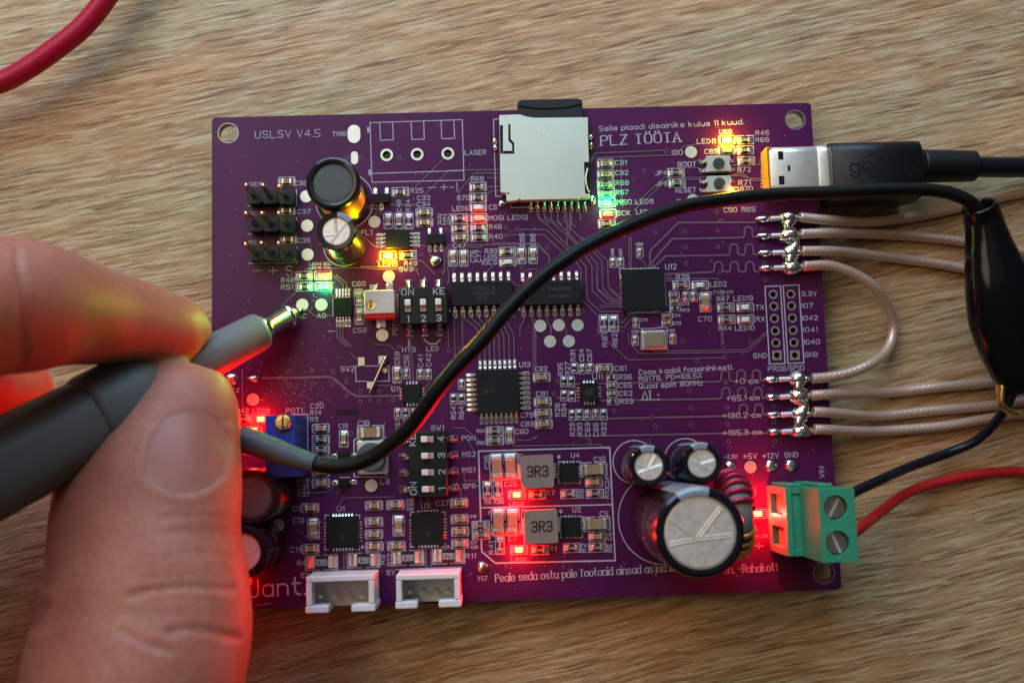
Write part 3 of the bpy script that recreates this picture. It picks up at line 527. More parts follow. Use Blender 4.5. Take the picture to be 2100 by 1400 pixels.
# ------------------------------------------------------------------ small surface-mount parts
PAD = {}
def smd_meshes(kind):
    """body mesh + terminal mesh for one size, built along local x"""
    if kind in PAD: return PAD[kind]
    t, size = kind
    L, Wd, H = {'0402': (1.0, .5, .42), '0603': (1.62, .84, .62), '0805': (2.0, 1.25, .85), '1206': (3.1, 1.65, 1.0), '1206r': (3.2, 1.75, .62)}[size]
    if t == 'R': H = {'0402': .35, '0603': .45, '0805': .5, '1206': .55, '1206r': .6}[size]
    te = {'0402': .26, '0603': .36, '0805': .45, '1206': .55, '1206r': .55}[size]; pad = {'0402': .22, '0603': .42, '0805': .5, '1206': .45, '1206r': .8}[size]
    b = MB(); b.box(-L / 2 + te * .9, L / 2 - te * .9, -Wd / 2 + .02, Wd / 2 - .02, .03, H - .02, 0, .04)
    if t == 'R':
        text = {'0603': '103', '0805': '103', '1206r': 'R390'}.get(size)
        if text: text_strokes(b, text, 0, 0, Wd * (.52 if size == '1206r' else .42), (L - 2 * te) * .82, z=H - .012, sw=.07 if size != '1206r' else .13, mi=1)
    tm = MB(); x0 = L / 2
    tm.box(x0 - te, x0, -Wd / 2, Wd / 2, .02, H, 0, .05)
    w2 = Wd / 2 + .06
    tm.add([(x0 - te - .05, -w2, .03), (x0 + pad, -w2, .03), (x0 + pad, w2, .03), (x0 - te - .05, w2, .03)], [(0, 1, 2, 3)])
    n = 5; rings = []
    for i in range(n + 1):   # solder fillet curving from the pad up to the terminal
        q = i / n; X = x0 + pad * .92 * (1 - q); Z = .035 + H * .72 * q ** 2.2; ww = w2 * (.93 - .08 * q); rings.append([(X, -ww, Z), (X, ww, Z)])
    o = len(tm.v); tm.v += [p for r in rings for p in r]
    for i in range(n): a = o + 2 * i; tm.sm.add(len(tm.f)); tm.f.append((a, a + 1, a + 3, a + 2)); tm.m.append(0)
    o2 = MB(); ox, oy = L / 2 + pad + .14, Wd / 2 + .27; r = .22 if t != 'R' else .06
    for s in (1, -1):   # outline in two bracket halves, open in the middle
        g = L * .09
        pts = [(s * g, oy), (s * (ox - r), oy), (s * (ox - r * .3), oy - r * .3), (s * ox, oy - r), (s * ox, -oy + r), (s * (ox - r * .3), -oy + r * .3), (s * (ox - r), -oy), (s * g, -oy)]
        o2.ribbon(pts, .15 if size not in ('0402',) else .11, .04)
    PAD[kind] = (b.mesh('component_body', [M_CER if t == 'C' else M_RES, M_SILK]), tm.mesh('terminal', M_TERM), o2.mesh('silkscreen_outline', M_SILK)); return PAD[kind]
def smd(t, size, u, v, rot, jit=1, outline=True, lab=None):
    body, term, out = smd_meshes((t, size)); p = P(u, v, .3); ang = radians(rot) + (random.uniform(-.035, .035) if jit else 0)
    nm = 'ceramic_capacitor' if t == 'C' else 'chip_resistor'
    b = link(nm, body, board, (p.x, p.y, 0), ang)
    if lab: b['label'] = lab
    link('terminal', term, b); link('terminal', term, b, rot=pi)
    if outline: q = P(u, v); link('silkscreen_outline', out, board, (q.x, q.y, 0), radians(rot))
    return b
S6, S4, S12 = '0603', '0402', '1206'
for t, s, u, v, r in [('C', S6, 588, 372, 0), ('C', S6, 588, 432, 0), ('C', S6, 591, 491, 0), ('R', S6, 821, 393.5, 0), ('C', S6, 870, 435.7, 0), ('C', S6, 870.6, 456.5, 0), ('C', S6, 796, 453, 90), ('C', S6, 818, 453, 90), ('R', S6, 838.5, 453, 90),
 ('R', S6, 980, 383, 0), ('R', S6, 980.5, 405, 0), ('R', S6, 942.5, 447.7, 0), ('R', S6, 942.5, 468, 0), ('C', S6, 943.5, 487, 0), ('R', S6, 982, 467, 0), ('R', S6, 983, 486, 0), ('R', S6, 837, 523, 0), ('C', S6, 929, 529, 90), ('C', S6, 951, 529, 90),
 ('R', S6, 1040.5, 515.6, 0), ('C', S6, 1070, 524, 90), ('C', S6, 1093, 524, 90), ('C', S6, 735.4, 609.7, 90), ('C', S6, 737, 648, 90), ('R', S6, 623, 565.5, 0), ('R', S6, 624, 588, 0), ('R', S6, 1528.5, 287, 0), ('C', S6, 1490, 308, 0), ('R', S6, 1528.5, 308, 0), ('R', S6, 1530, 330, 0),
 ('R', S6, 1386, 354, 0), ('R', S6, 1388, 375.5, 0), ('C', S6, 1241.7, 335.3, 0), ('C', S6, 1242, 356.5, 0), ('R', S6, 1242, 376.7, 0), ('R', S6, 1243.6, 396, 0), ('R', S6, 1244.5, 459, 0), ('C', S4, 1312, 518, 90), ('C', S4, 1257, 538.4, 90), ('C', S4, 1272.6, 538.4, 90),
 ('R', S6, 1239, 662.8, 90), ('R', S6, 1259, 662.8, 90), ('C', S4, 1304.5, 662, 90), ('C', S4, 1302.5, 697.5, 90), ('C', S4, 1379.7, 694.5, 90), ('R', S6, 1397, 584, 0), ('C', S4, 1382.4, 604, 0), ('C', S4, 1384, 617.4, 0), ('R', S4, 1384.4, 631.3, 0), ('C', S4, 1406.5, 607.8, 90), ('C', S4, 1423, 607.8, 90),
 ('C', '0805', 1446, 619, 90), ('C', S4, 1368, 646.7, 0), ('C', S4, 1367.6, 661.8, 0), ('R', S6, 1488.5, 630.5, 0), ('R', S6, 1490, 655, 0), ('C', S6, 658, 878, 0), ('R', S6, 658, 901, 0), ('R', S6, 658, 923, 0), ('C', S6, 659, 945, 0), ('C', S6, 658.5, 967, 0), ('C', S6, 658, 990, 0),
 ('C', S6, 814, 767.8, 90), ('C', S4, 833.4, 765.8, 90), ('C', S4, 861.5, 766.8, 90), ('C', S4, 878, 766.8, 90), ('C', S4, 815.6, 847.4, 90), ('R', S4, 831.6, 847, 90), ('R', S4, 847.4, 847, 90), ('C', S4, 863, 846, 90), ('C', S6, 705, 899, 90), ('C', S12, 760, 886.4, 0),
 ('C', S6, 636, 1041, 0), ('C', '0805', 643, 1083, 90), ('C', S6, 636.4, 1124.6, 0), ('R', '1206r', 659.7, 1152.3, 0), ('R', '1206r', 746, 1148, 0), ('R', '1206r', 836.4, 1143, 0), ('R', '1206r', 920, 1139.4, 0), ('C', S6, 767, 1036, 0), ('C', S6, 767, 1069.6, 0), ('C', S6, 767, 1094.7, 0), ('C', S6, 768, 1119.8, 0),
 ('C', S6, 811, 1034.7, 0), ('C', '0805', 817.4, 1077, 90), ('C', S6, 812.7, 1118.8, 0), ('C', S6, 941.5, 1030.4, 0), ('C', S6, 942.5, 1064, 0), ('C', S6, 943.5, 1089, 0), ('C', S6, 943.5, 1114, 0), ('C', S6, 1110.7, 773.5, 0), ('C', S6, 1112.8, 823.7, 0), ('C', S6, 1113.8, 846.8, 0), ('C', S6, 1115, 869, 0), ('C', S6, 1045.3, 892, 90),
 ('R', S6, 1014.4, 883.5, 0), ('R', S6, 1014.8, 902.8, 0), ('R', S4, 930.4, 817.9, 90), ('R', S4, 946.8, 817.9, 90), ('C', S4, 946.4, 788, 90), ('R', S4, 1178, 755, 90), ('C', S4, 1194, 756, 90), ('C', S4, 1210.4, 755, 90), ('C', S6, 1239, 755.2, 0), ('R', S4, 1156.4, 782.2, 90), ('R', S4, 1171.4, 782.2, 90), ('R', S4, 1156.5, 811, 90), ('R', S4, 1173, 812, 90),
 ('R', S4, 1254.3, 774.5, 0), ('C', S4, 1255, 790, 0), ('C', S4, 1255.7, 806.7, 0), ('R', S4, 1257, 822.7, 0), ('R', S4, 1173.7, 850.7, 90), ('R', S4, 1188.8, 849.7, 90), ('C', S4, 1204.6, 850.7, 90), ('C', S4, 1221.5, 849.7, 90), ('R', S4, 1238, 849.7, 90),
 ('C', S12, 1019, 956.8, 90), ('C', S12, 1046.8, 955.7, 90), ('C', S12, 1217, 962, 0), ('C', S6, 1218, 988, 0), ('C', S12, 1223.6, 1073.6, 0), ('C', S6, 1224.6, 1099.3, 0), ('R', S6, 1167.4, 1012.5, 0), ('R', S6, 1220, 1011.4, 0), ('R', S6, 1172.8, 1122.8, 0), ('R', S6, 1225, 1122, 0), ('R', S6, 1101.4, 1013.5, 0), ('R', S6, 1106.8, 1127, 0),
 ('R', S6, 999.6, 1004, 90), ('R', S6, 1021, 1004, 90), ('C', S12, 1022, 1069.3, 90), ('C', S12, 1051, 1069.3, 90), ('R', S6, 1025, 1117.5, 90), ('R', S6, 985.7, 1076.8, 0), ('R', S6, 986.4, 1096, 0), ('R', S6, 498, 859, 0)]:
    smd(t, s, u, v, r)
# LEDs
def led(u, v, kind, power=1.0, rot=0, lab=None, outline=True):
    p = P(u, v, .4); b = MB(); b.box(-.8, .8, -.42, .42, .03, .32, 0, .03); o = b.build('led', M_WHT2, board, (p.x, p.y, 0), radians(rot))
    o['label'] = lab or ('glowing %s LED' % kind.replace('dim', 'dim ').replace('hot', '') if kind else 'unlit white LED')
    l = MB()
    if kind and not kind.startswith('dim'): l.box(-.52, .52, -.42, .42, .32, .62, 0, .1)
    else: l.box(-.55, .55, -.40, .40, .32, .60, 0, .12)
    l.build('lens', led_mat(kind) if kind else M_LEDOFF, o)
    link('terminal', smd_meshes(('R', S6))[1], o); link('terminal', smd_meshes(('R', S6))[1], o, rot=pi)
    if outline: q = P(u, v); link('silkscreen_outline', smd_meshes(('C', S6))[2], board, (q.x, q.y, 0), radians(rot))
    if kind:
        c, s = LIGHTC[kind]; ld = bpy.data.lights.new('led_glow', 'POINT'); ld.color = c; ld.energy = LED_W * s * power; ld.shadow_soft_size = .4; ld.energy *= (.7 if kind == 'redhot' else .25 if 'red' in kind else .7)
        lo = bpy.data.objects.new('led_glow', ld); SC.collection.objects.link(lo); lo.parent = o; lo.location = (0, 0, 1.5)
        la = bpy.data.lights.new('led_beam', 'AREA'); la.shape = 'DISK'; la.size = .42; la.color = c; la.energy = LED_W * s * power * (1.5 if kind == 'redhot' else .9 if 'red' in kind else 1.0 if kind == 'green' else .7)
        lo = bpy.data.objects.new('led_beam', la); SC.collection.objects.link(lo); lo.parent = o; lo.location = (0, 0, .72); lo.rotation_euler = (pi, 0, 0)
for a in [(980.5, 424.7, None), (981.7, 446.5, 'dimred'), (796, 524, 'amber'), (1041, 537, None), (662.5, 564.4, 'dimred'), (663, 587.5, 'green'), (1491, 287, 'amber'), (1245, 415.7, 'green'), (1247, 438.4, 'dimred'), (1435.5, 584.6, None), (1528, 630, None), (1529, 655, None),
          (1060, 1014, 'red', 1.5), (1064.4, 1127, 'red', 1.5), (534.5, 859, 'red', 1.2), (1555.5, 1053, 'redhot'), (1498, 393, 'dimamber'), (520, 882, 'red', .5), (490, 975, 'red', .03), (485, 1085, 'red', .06), (497, 1190, 'red', .3), (454, 752, 'red', .02)]:  # those under the hand are unseen LEDs, added for its red light
    led(*a)

# ------------------------------------------------------------------ integrated circuits
def gullwing(L, w, z):   # lead running outward along +x from x = 0
    m = MB(); pr = [(0, z), (L * .28, z), (L * .48, .12), (L, .10)]; t = .12
    for i in range(3):
        (x0, z0), (x1, z1) = pr[i], pr[i + 1]
        m.add([(x0, -w / 2, z0), (x0, w / 2, z0), (x1, w / 2, z1), (x1, -w / 2, z1), (x0, -w / 2, z0 - t), (x0, w / 2, z0 - t), (x1, w / 2, z1 - t), (x1, -w / 2, z1 - t)], [(0, 3, 2, 1), (4, 5, 6, 7), (0, 4, 7, 3), (1, 2, 6, 5), (3, 7, 6, 2), (0, 1, 5, 4)])
    e = w * .25; n = 8
    m.add([(L * .45, -w / 2 - e, .03), (L + .55, -w / 2 - e, .03), (L + .72, -w / 2, .03), (L + .72, w / 2, .03), (L + .55, w / 2 + e, .03), (L * .45, w / 2 + e, .03)], [(0, 1, 2, 3, 4, 5)])
    m.add([(L * .8, -w / 2 - e * .6, .035), (L * .8, w / 2 + e * .6, .035), (L + .5, w / 2, .035), (L + .5, -w / 2, .035), (L * .95, w * .3, .17), (L * .95, -w * .3, .17)], [(0, 5, 4, 1), (1, 4, 2), (4, 5, 3, 2), (5, 0, 3)])
    return m.mesh('lead', M_LEG)
def chip(name, u, v, w, d, h, sides, pitch, lw, ll, lab=None, marks=(), dot=None, rot=0):
    p = P(u, v, h); b = MB(); b.box(-w / 2, w / 2, -d / 2, d / 2, .1, h, 0, .08)
    for t, x, y, hh, ww in marks: text_strokes(b, t, x, y, hh, ww, z=h + .004, sw=hh * .12, mi=1)
    if dot: b.cyl(dot[0], dot[1], h - .05, h + .012, dot[2], 16, 2)
    o = b.build(name, [M_IC, M_ICP, M_HOLE], board, (p.x, p.y, 0), radians(rot))
    if lab: o['label'] = lab
    me = gullwing(ll, lw, h * .45)
    for side, n in sides:
        for i in range(n):
            k = (i - (n - 1) / 2) * pitch
            loc, a = {'N': ((k, d / 2, 0), 90), 'S': ((-k, -d / 2, 0), -90), 'E': ((w / 2, -k, 0), 0), 'W': ((-w / 2, k, 0), 180)}[side]
            link('lead', me, o, loc, radians(a))
    return o
chip('wide_chip', 988, 601, 9.9, 3.9, 1.5, (('N', 8), ('S', 8)), 1.27, .42, 1.05, 'sixteen lead black chip beside the three way switch', [('Y1Z94LX', .2, .8, .5, 3.8), ('TMC2208', .3, 0, .5, 3.6), ('Z72', 0, -.9, .5, 1.4)])
chip('wide_chip', 1129.5, 600, 9.9, 3.9, 1.5, (('N', 8), ('S', 8)), 1.27, .42, 1.05, 'sixteen lead black chip crossed by the cable', [('74HC595', 1.5, .6, .5, 3.8), ('XY1085', 1.2, -.6, .5, 3.4)])
chip('square_chip', 1021.6, 801.5, 7.0, 7.0, 1.1, (('N', 8), ('S', 8), ('E', 8), ('W', 8)), .8, .38, 1.0, 'square black chip with eight leads on every side', [('A4 5', -1.6, 0, .5, 1.6)], dot=(-2.5, 2.5, .45))
chip('small_chip', 815, 490, 3.9, 3.0, 1.0, (('E', 4), ('W', 4)), .65, .3, .95, 'small black chip glowing orange beside the amber LED')
chip('small_chip', 702, 629, 3.0, 3.0, .9, (('N', 5), ('S', 5)), .5, .24, .95, 'small ten lead chip in green light')
chip('transistor', 780.5, 405, 2.9, 1.35, 1.0, (('N', 2),), 1.9, .42, .5, 'three lead transistor'); 
q = SC.objects['transistor']; link('lead', gullwing(.5, .42, .45), q, (0, -.67, 0), radians(-90))
chip('transistor', 892, 489, 2.9, 1.6, 1.0, (('S', 3),), .95, .36, .5); q = bpy.data.objects['transistor.001']
for k in (-.95, .95): link('lead', gullwing(.5, .36, .45), q, (k, .8, 0), radians(90))
chip('transistor', 704.6, 988.5, 1.7, 1.3, .9, (('E', 1), ('W', 1)), 1, .5, .45, 'small two lead diode'); chip('transistor', 705, 934, 2.0, 1.5, .9, (('E', 1), ('W', 1)), 1, .5, .45)
def qfn(u, v, w, n, pitch, lab, marks=(), pl=.5):
    p = P(u, v, .8); b = MB(); b.box(-w / 2, w / 2, -w / 2, w / 2, .03, .8, 0, .05)
    for t, x, y, hh, ww in marks: text_strokes(b, t, x, y, hh, ww, z=.804, sw=hh * .12, mi=1)
    o = b.build('flat_chip', [M_IC, M_ICP], board, (p.x, p.y, 0)); o['label'] = lab; m = MB()
    for a in range(4):
        R = Matrix.Rotation(a * pi / 2, 4, 'Z')
        for i in range(n):
            k = (i - (n - 1) / 2) * pitch; hw = pitch * .27
            for (x0, x1, zz, z2) in ((w / 2 - .05, w / 2 + pl, .034, .034), (w / 2 - .02, w / 2 + pl * .55, .036, .2)):
                vs = [R @ Vector(q) for q in ((x0, k - hw, .036 if zz == .034 else .3), (x1, k - hw, .036), (x1, k + hw, .036), (x0, k + hw, .036 if zz == .034 else .3))]
                if zz == .036: vs = [R @ Vector(q) for q in ((x0, k - hw, .28), (x1, k - hw, .04), (x1, k + hw, .04), (x0, k + hw, .28))]
                m.add([tuple(q) for q in vs], [(0, 1, 2, 3)])
    m.build('leads', M_LEG, o, kind='stuff'); return o
qfn(1320, 594, 7.0, 14, .4, 'largest flat chip, with pads hidden at its edges', pl=.28)
qfn(844, 806, 3.0, 4, .5, 'small flat chip left of the cable'); qfn(1208.6, 803.4, 3.0, 4, .5, 'small flat chip ringed by tiny parts', [('4F', 0, -.1, 1.0, 1.3)])
qfn(702, 1091, 5.0, 7, .5, 'flat motor driver chip, left of the pair', [('Y', 0, -.8, .8, .8)]); qfn(877.4, 1085, 5.0, 7, .5, 'flat motor driver chip, right of the pair', [('Y', 0, -.8, .8, .8)])
qfn(1167.3, 968, 3.0, 4, .5, 'small flat chip in the upper outlined cell', pl=.35); qfn(1172, 1080, 3.0, 4, .5, 'small flat chip in the lower outlined cell', pl=.35)
# molded 3R3 chokes
for u, v, uu, vv in ((1101.5, 966, 1103.6, 965.4), (1110, 1079, 1110, 1080)):
    h = 2.8; p = P(u, v, h); b = MB(); w = 2.62
    r = [[(-w, -w + .9, z), (-w + .35, -w + .15, z), (-w + .7, -w, z), (w - .3, -w, z), (w, -w + .3, z), (w, w - .2, z), (w - .2, w, z), (-w + .4, w * .97, z), (-w, w * .9, z)] for z in (.15, h)]
    b.loft(r, 0, cap1=True); text_strokes(b, '3R3', .1, 0, 1.55, 3.15, z=h + .01, sw=.30, mi=1)
    o = b.build('power_inductor', [M_CHOKE, M_CHTXT], board, (p.x, p.y, 0), label='grey moulded inductor marked 3R3')
    s = MB(); s.box(-3.1, -2.5, -1.2, 1.2, .02, .5); s.build('terminal', M_TERM, o)
    s = MB(); s.box(2.5, 3.1, -1.2, 1.2, .02, .5); s.build('terminal', M_TERM, o)
for u, v in ((1082, 945), (1088, 1060)): silk_line([(u - 22, v - 22), (u - 14, v - 22)]) if False else None
silk_line([(1070, 931), (1064, 931), (1064, 981), (1070, 982), (1071, 1001), (1078, 1003)], .15); silk_line([(1076, 1044), (1070, 1045), (1068, 1095), (1074, 1095), (1076, 1115)], .15)
# crystal
p = P(1342, 696, .8); b = MB(); b.box(-2.0, 2.0, -1.55, 1.55, .03, .5, 0, .15); o = b.build('crystal', M_PAD, board, (p.x, p.y, 0)); b = MB(); b.box(-1.65, 1.65, -1.2, 1.2, .5, .95, 0, .12); b.build('lid', mat('crystal_lid', (.42, .36, .27), .35, .7), o)

# test pads, solder blobs
def pad(u, v, rx, ry=None, m=M_PAD):
    p = P(u, v); b = MB(); ry = ry or rx; b.disc(p.x, p.y, .0405, rx + .13, 32, 1, ry + .13)
    if abs(rx - ry) < .01: b.disc(p.x, p.y, .05, rx, 32, 0)
    else:
        n = 12; pts = [(rx * cos(pi * i / n), (ry - rx) + rx * sin(pi * i / n)) for i in range(n + 1)]; pts += [(-x, -y) for x, y in pts]
        b.add([(p.x + x, p.y + y, .05) for x, y in pts], [tuple(range(len(pts)))])
    b.build('test_pad', [m, M_GAP], board)
for u, v in ((628, 403), (630, 463), (631, 522), (768, 455), (797.5, 567), (784, 687), (620, 625), (659, 625), (1417, 312), (1421, 410), (761.4, 995), (570.4, 1076.5), (519, 819), (1539, 957), (1108, 668), (1146, 666.6), (1184.5, 666.6), (1128, 700), (1166.6, 699.4)): pad(u, v, 1.0)
pad(726, 275, 1.05, 1.55); pad(727, 324, .58, 1.1); pad(789, 759, .42); 
for u, v, w, h in ((741, 741, .52, .68), (783, 738, .52, .68), (759, 788, .5, .6)):
    p = P(u, v); b = MB(); b.box(p.x - w, p.x + w, p.y - h, p.y + h, .0, .04, 0); b.box(p.x - w - .15, p.x + w + .15, p.y - h - .15, p.y + h + .15, .0, .02, 1); b.build('solder_pad', [M_PAD, M_GAP], board)
def blob(u, v, r, h=None, sx=1.0, sy=1.0, rot=0, name='solder_joint'):
    h = h or r * .6; p = P(u, v, h * .5); n = 18; b = MB(); prof = [(1.0, 0), (.97, .2), (.86, .5), (.66, .78), (.38, .95), (.12, 1.0)]
    ph = random.uniform(0, 6)
    rings = [[(p.x + (q * r * (1 + .06 * sin(3 * t + ph))) * (sx * cos(t) * cos(rot) - sy * sin(t) * sin(rot)), p.y + (q * r * (1 + .06 * sin(3 * t + ph))) * (sx * cos(t) * sin(rot) + sy * sin(t) * cos(rot)), .01 + h * z) for t in [2 * pi * j / n for j in range(n)]] for q, z in prof]
    b.loft(rings, 0, cap1=True, smooth=True); return b.build(name, M_SOLD, board)
for a in ((893, 534.5, 1.05, .9), (989.4, 1162.5, 1.03, .9), (1498, 957, 1.0, .6), (1581, 955, 1.02, .55), (1623, 954, 1.02, .55), (519, 776.5, .95, .5, 1.1, .6), (475, 777, 1.05, .8)): blob(*a)
# plated holes of the empty connector and the two pin columns
for p in LAS: b = MB(); b.annulus(p.x, p.y, .045, .67, 1.06, 32); b.annulus(p.x, p.y, .0395, 1.06, 1.22, 32, 1); b.build('plated_hole', [M_PAD, M_GAP], board)
for col in (PRG, GPI):
    for i, q in enumerate(col):
        p = P(*q); b = MB()
        if i < 5: b.annulus(p.x, p.y, .03, .48, .74, 28)
        else:
            b.annulus(p.x, p.y, .03, .48, .70, 24); n = 24
            o = len(b.v); b.v += [(p.x + .70 * cos(2 * pi * j / n), p.y + .70 * sin(2 * pi * j / n), .031) for j in range(n)]
            sq = []
            for j in range(n):
                a = 2 * pi * j / n; k = .78 / max(abs(cos(a)), abs(sin(a))); sq.append((p.x + k * cos(a), p.y + k * sin(a), .031))
            b.v += sq
            for j in range(n): b.f.append((o + j, o + n + j, o + n + (j + 1) % n, o + (j + 1) % n)); b.m.append(0)
        b.build('plated_hole', M_PADD, board)

# ------------------------------------------------------------------ pin headers
for hi, (row, tips) in enumerate((([(521, 402), (553, 402), (586, 402)], [(504.5, 378), (539, 378.5), (572, 381)]), ([(523, 459), (555, 459), (588, 459)], [(504, 432), (537, 431), (571, 432)]), ([(524, 518), (556, 518), (589, 518)], [(503, 499), (536, 497), (571, 497)]))):
    h = MB(); c0 = P(*row[1], 2.5)
    for q in row:
        p = P(*q, 2.5); a = 1.24; k = .36
        h.loft([[(p.x - a, p.y - a + k, z), (p.x - a + k, p.y - a, z), (p.x + a - k, p.y - a, z), (p.x + a, p.y - a + k, z), (p.x + a, p.y + a - k, z), (p.x + a - k, p.y + a, z), (p.x - a + k, p.y + a, z), (p.x - a, p.y + a - k, z)] for z in (.05, 2.5)], 0, cap1=True)
    o = h.build('pin_header', M_BLK, board, label='black three pin header, %s of three rows' % ('top', 'middle', 'bottom')[hi])
    for q, t in zip(row, tips):
        p = P(*q, 2.5); e = P(*t, 8.3); b = MB(); w = .31
        # the pin leans a little exactly as its tip shows
        lx, ly = max(-.5, min(.5, e.x - p.x)), max(-.5, min(.5, e.y - p.y))
        b.loft([[(p.x + f * lx + sx * ww, p.y + f * ly + sy * ww, z) for sx, sy in ((-1, -1), (1, -1), (1, 1), (-1, 1))] for z, ww, f in ((2.4, w, 0), (8.0, w, .95), (8.4, w * .45, 1))], 0, cap1=True)
        b.build('pin', M_GOLD, o)

# ------------------------------------------------------------------ electrolytic capacitors and drum inductors
def ecap(u, v, r, h, stripe, rtop=None, vent=0.3, lab=None, text=True, lean=None):
    p = P(u, v, h); rd = (rtop or r * .80)
    def sect(a):
        d = (a - stripe + pi) % (2 * pi) - pi; return 1 if abs(d) < .42 else 0
    b = MB(); prof = [(r * .93, .0), (r, .5), (r, h * .14), (r * .955, h * .17), (r, h * .20), (r, h - .9), (r * .975, h - .35), (r * .90, h - .02), (rd, h - .05), (rd * .995, h - .42)]
    b.lathe(prof, 72, mats=[sect] * 9, cap1=False)
    o = b.build('electrolytic_capacitor', [M_SLV, M_STR], board, (p.x, p.y, 0)); 
    if lab: o['label'] = lab
    t = MB(); t.lathe([(rd * .995, h - .42), (rd * .93, h - .33), (rd * .9, h - .33)], 56); t.build('can_top', M_CAN, o)
    g = MB()
    ox, oy = rd * .16 * cos(vent + 3.3), rd * .22 * sin(vent + 3.3)
    for i, da in enumerate((0, 1.62, 2.42, -.80)):
        a = vent + da; x, y = cos(a), sin(a); n = (-y, x); w = (.05 if i in (1,) else .072) * rd ** .6; bq = ox * x + oy * y; L = -bq + math.sqrt(max(0, bq * bq - (ox * ox + oy * oy) + (rd * .89) ** 2))
        for s, dz in ((-1, 0), (1, 0)):
            g.add([(0, 0, h - .325), (n[0] * w * s, n[1] * w * s, h - .27), (x * L + n[0] * w * s, y * L + n[1] * w * s, h - .27), (x * L, y * L, h - .325)], [(0, 1, 2, 3) if s < 0 else (0, 3, 2, 1)])
            g.add([(n[0] * w * s, n[1] * w * s, h - .27), (n[0] * w * 2.2 * s, n[1] * w * 2.2 * s, h - .33), (x * L + n[0] * w * 2.2 * s, y * L + n[1] * w * 2.2 * s, h - .33), (x * L + n[0] * w * s, y * L + n[1] * w * s, h - .27)], [(0, 1, 2, 3) if s < 0 else (0, 3, 2, 1)])
    g.v = [(x + ox, y + oy, z) for x, y, z in g.v]; g.build('vent_score', M_CAN, o)
    m = MB() # minus marks on the stripe and pale print on the sleeve
    for z0 in [h * .3, h * .55, h * .8]:
        m.loft([[((r + .02) * cos(stripe + dd), (r + .02) * sin(stripe + dd), z) for z in (z0 - .28, z0 + .28)] for dd in (-.11, 0, .11)], 0)
    m.f = [f for f in m.f]; m.build('polarity_mark', M_SLV, o)
    if text:
        s2 = MB()
        for k, ch in enumerate('1000uF 35V' if r > 5 else '47uF 35'):
            if ch not in G: continue
            a0 = stripe + 1.6 + k * 1.05 / r * (1.5 if r > 5 else .9); sc = (.36 if r > 5 else .2)
            for st in G[ch].split():
                q = [(int(st[i]), int(st[i + 1])) for i in range(0, len(st), 2)]
                for i in range(len(q) - 1):
                    (x0, y0), (x1, y1) = q[i], q[i + 1]; dx, dy = x1 - x0, y1 - y0; L = math.hypot(dx, dy) or 1; nx, ny = -dy / L * .28, dx / L * .28
                    def w3(x, y): a = a0 + x * sc / r; return ((r + .02) * cos(a), (r + .02) * sin(a), h * .42 + y * sc)
                    s2.add([w3(x0 - nx, y0 - ny), w3(x1 - nx, y1 - ny), w3(x1 + nx, y1 + ny), w3(x0 + nx, y0 + ny)], [(0, 1, 2, 3)])
        if s2.f: s2.build('sleeve_print', M_STR, o)
    return o
ecap(1436.5, 1091, 6.25, 25, radians(97), vent=radians(50), rtop=5.0, lab='largest black electrolytic capacitor with silver scored top')
ecap(1331, 955, 3.15, 12.5, radians(92), vent=radians(60), rtop=2.2, lab='left small capacitor above the largest one'); ecap(1440, 949, 3.15, 12.5, radians(95), vent=radians(15), rtop=2.2, lab='right small capacitor above the largest one')
ecap(689, 473.5, 3.1, 12.2, radians(60), vent=radians(95), rtop=2.2, lab='small capacitor reflecting green and amber light'); ecap(494, 1132, 4.0, 12.5, radians(215), vent=radians(70), rtop=2.9, lab='small capacitor half behind the thumb')
def drum(u, v, r, h, lab, copper=True):
    p = P(u, v, h); b = MB(); b.lathe([(r * .98, .3), (r, .6), (r, 2.0), (r * .93, 2.5)], 56, mats=[0, 0, 0], cap1=False)
    o = b.build('drum_inductor', [M_RUB], board, (p.x, p.y, 0), label=lab)
    w = MB(); n = 22; z0, z1 = 2.4, h - 2.2; prof = []
    for i in range(n): z = z0 + (z1 - z0) * i / n; d = (z1 - z0) / n; prof += [(r * .90, z), (r * .925, z + d * .5)]
    prof += [(r * .90, z1)]; w.lathe(prof, 56, cap1=False); w.build('winding', M_COP if copper else M_RUB, o)
    t = MB(); t.lathe([(r * .93, h - 2.5), (r * 1.0, h - 2.1), (r * 1.01, h - .8), (r * .97, h - .2), (r * .88, h), (r * .77, h - .1), (r * .745, h - .5)], 56, cap1=False); t.build('shrink_sleeve', M_RUB, o)
    f = MB(); f.lathe([(r * .75, h - .5), (r * .68, h - .42), (r * .55, h - .40)], 48); f.build('ferrite_core', M_FERR, o)
drum(682, 374, 4.15, 12.0, 'black drum inductor with orange lit copper winding'); drum(513, 1019, 4.2, 11.5, 'dark drum inductor beside the thumb', False)
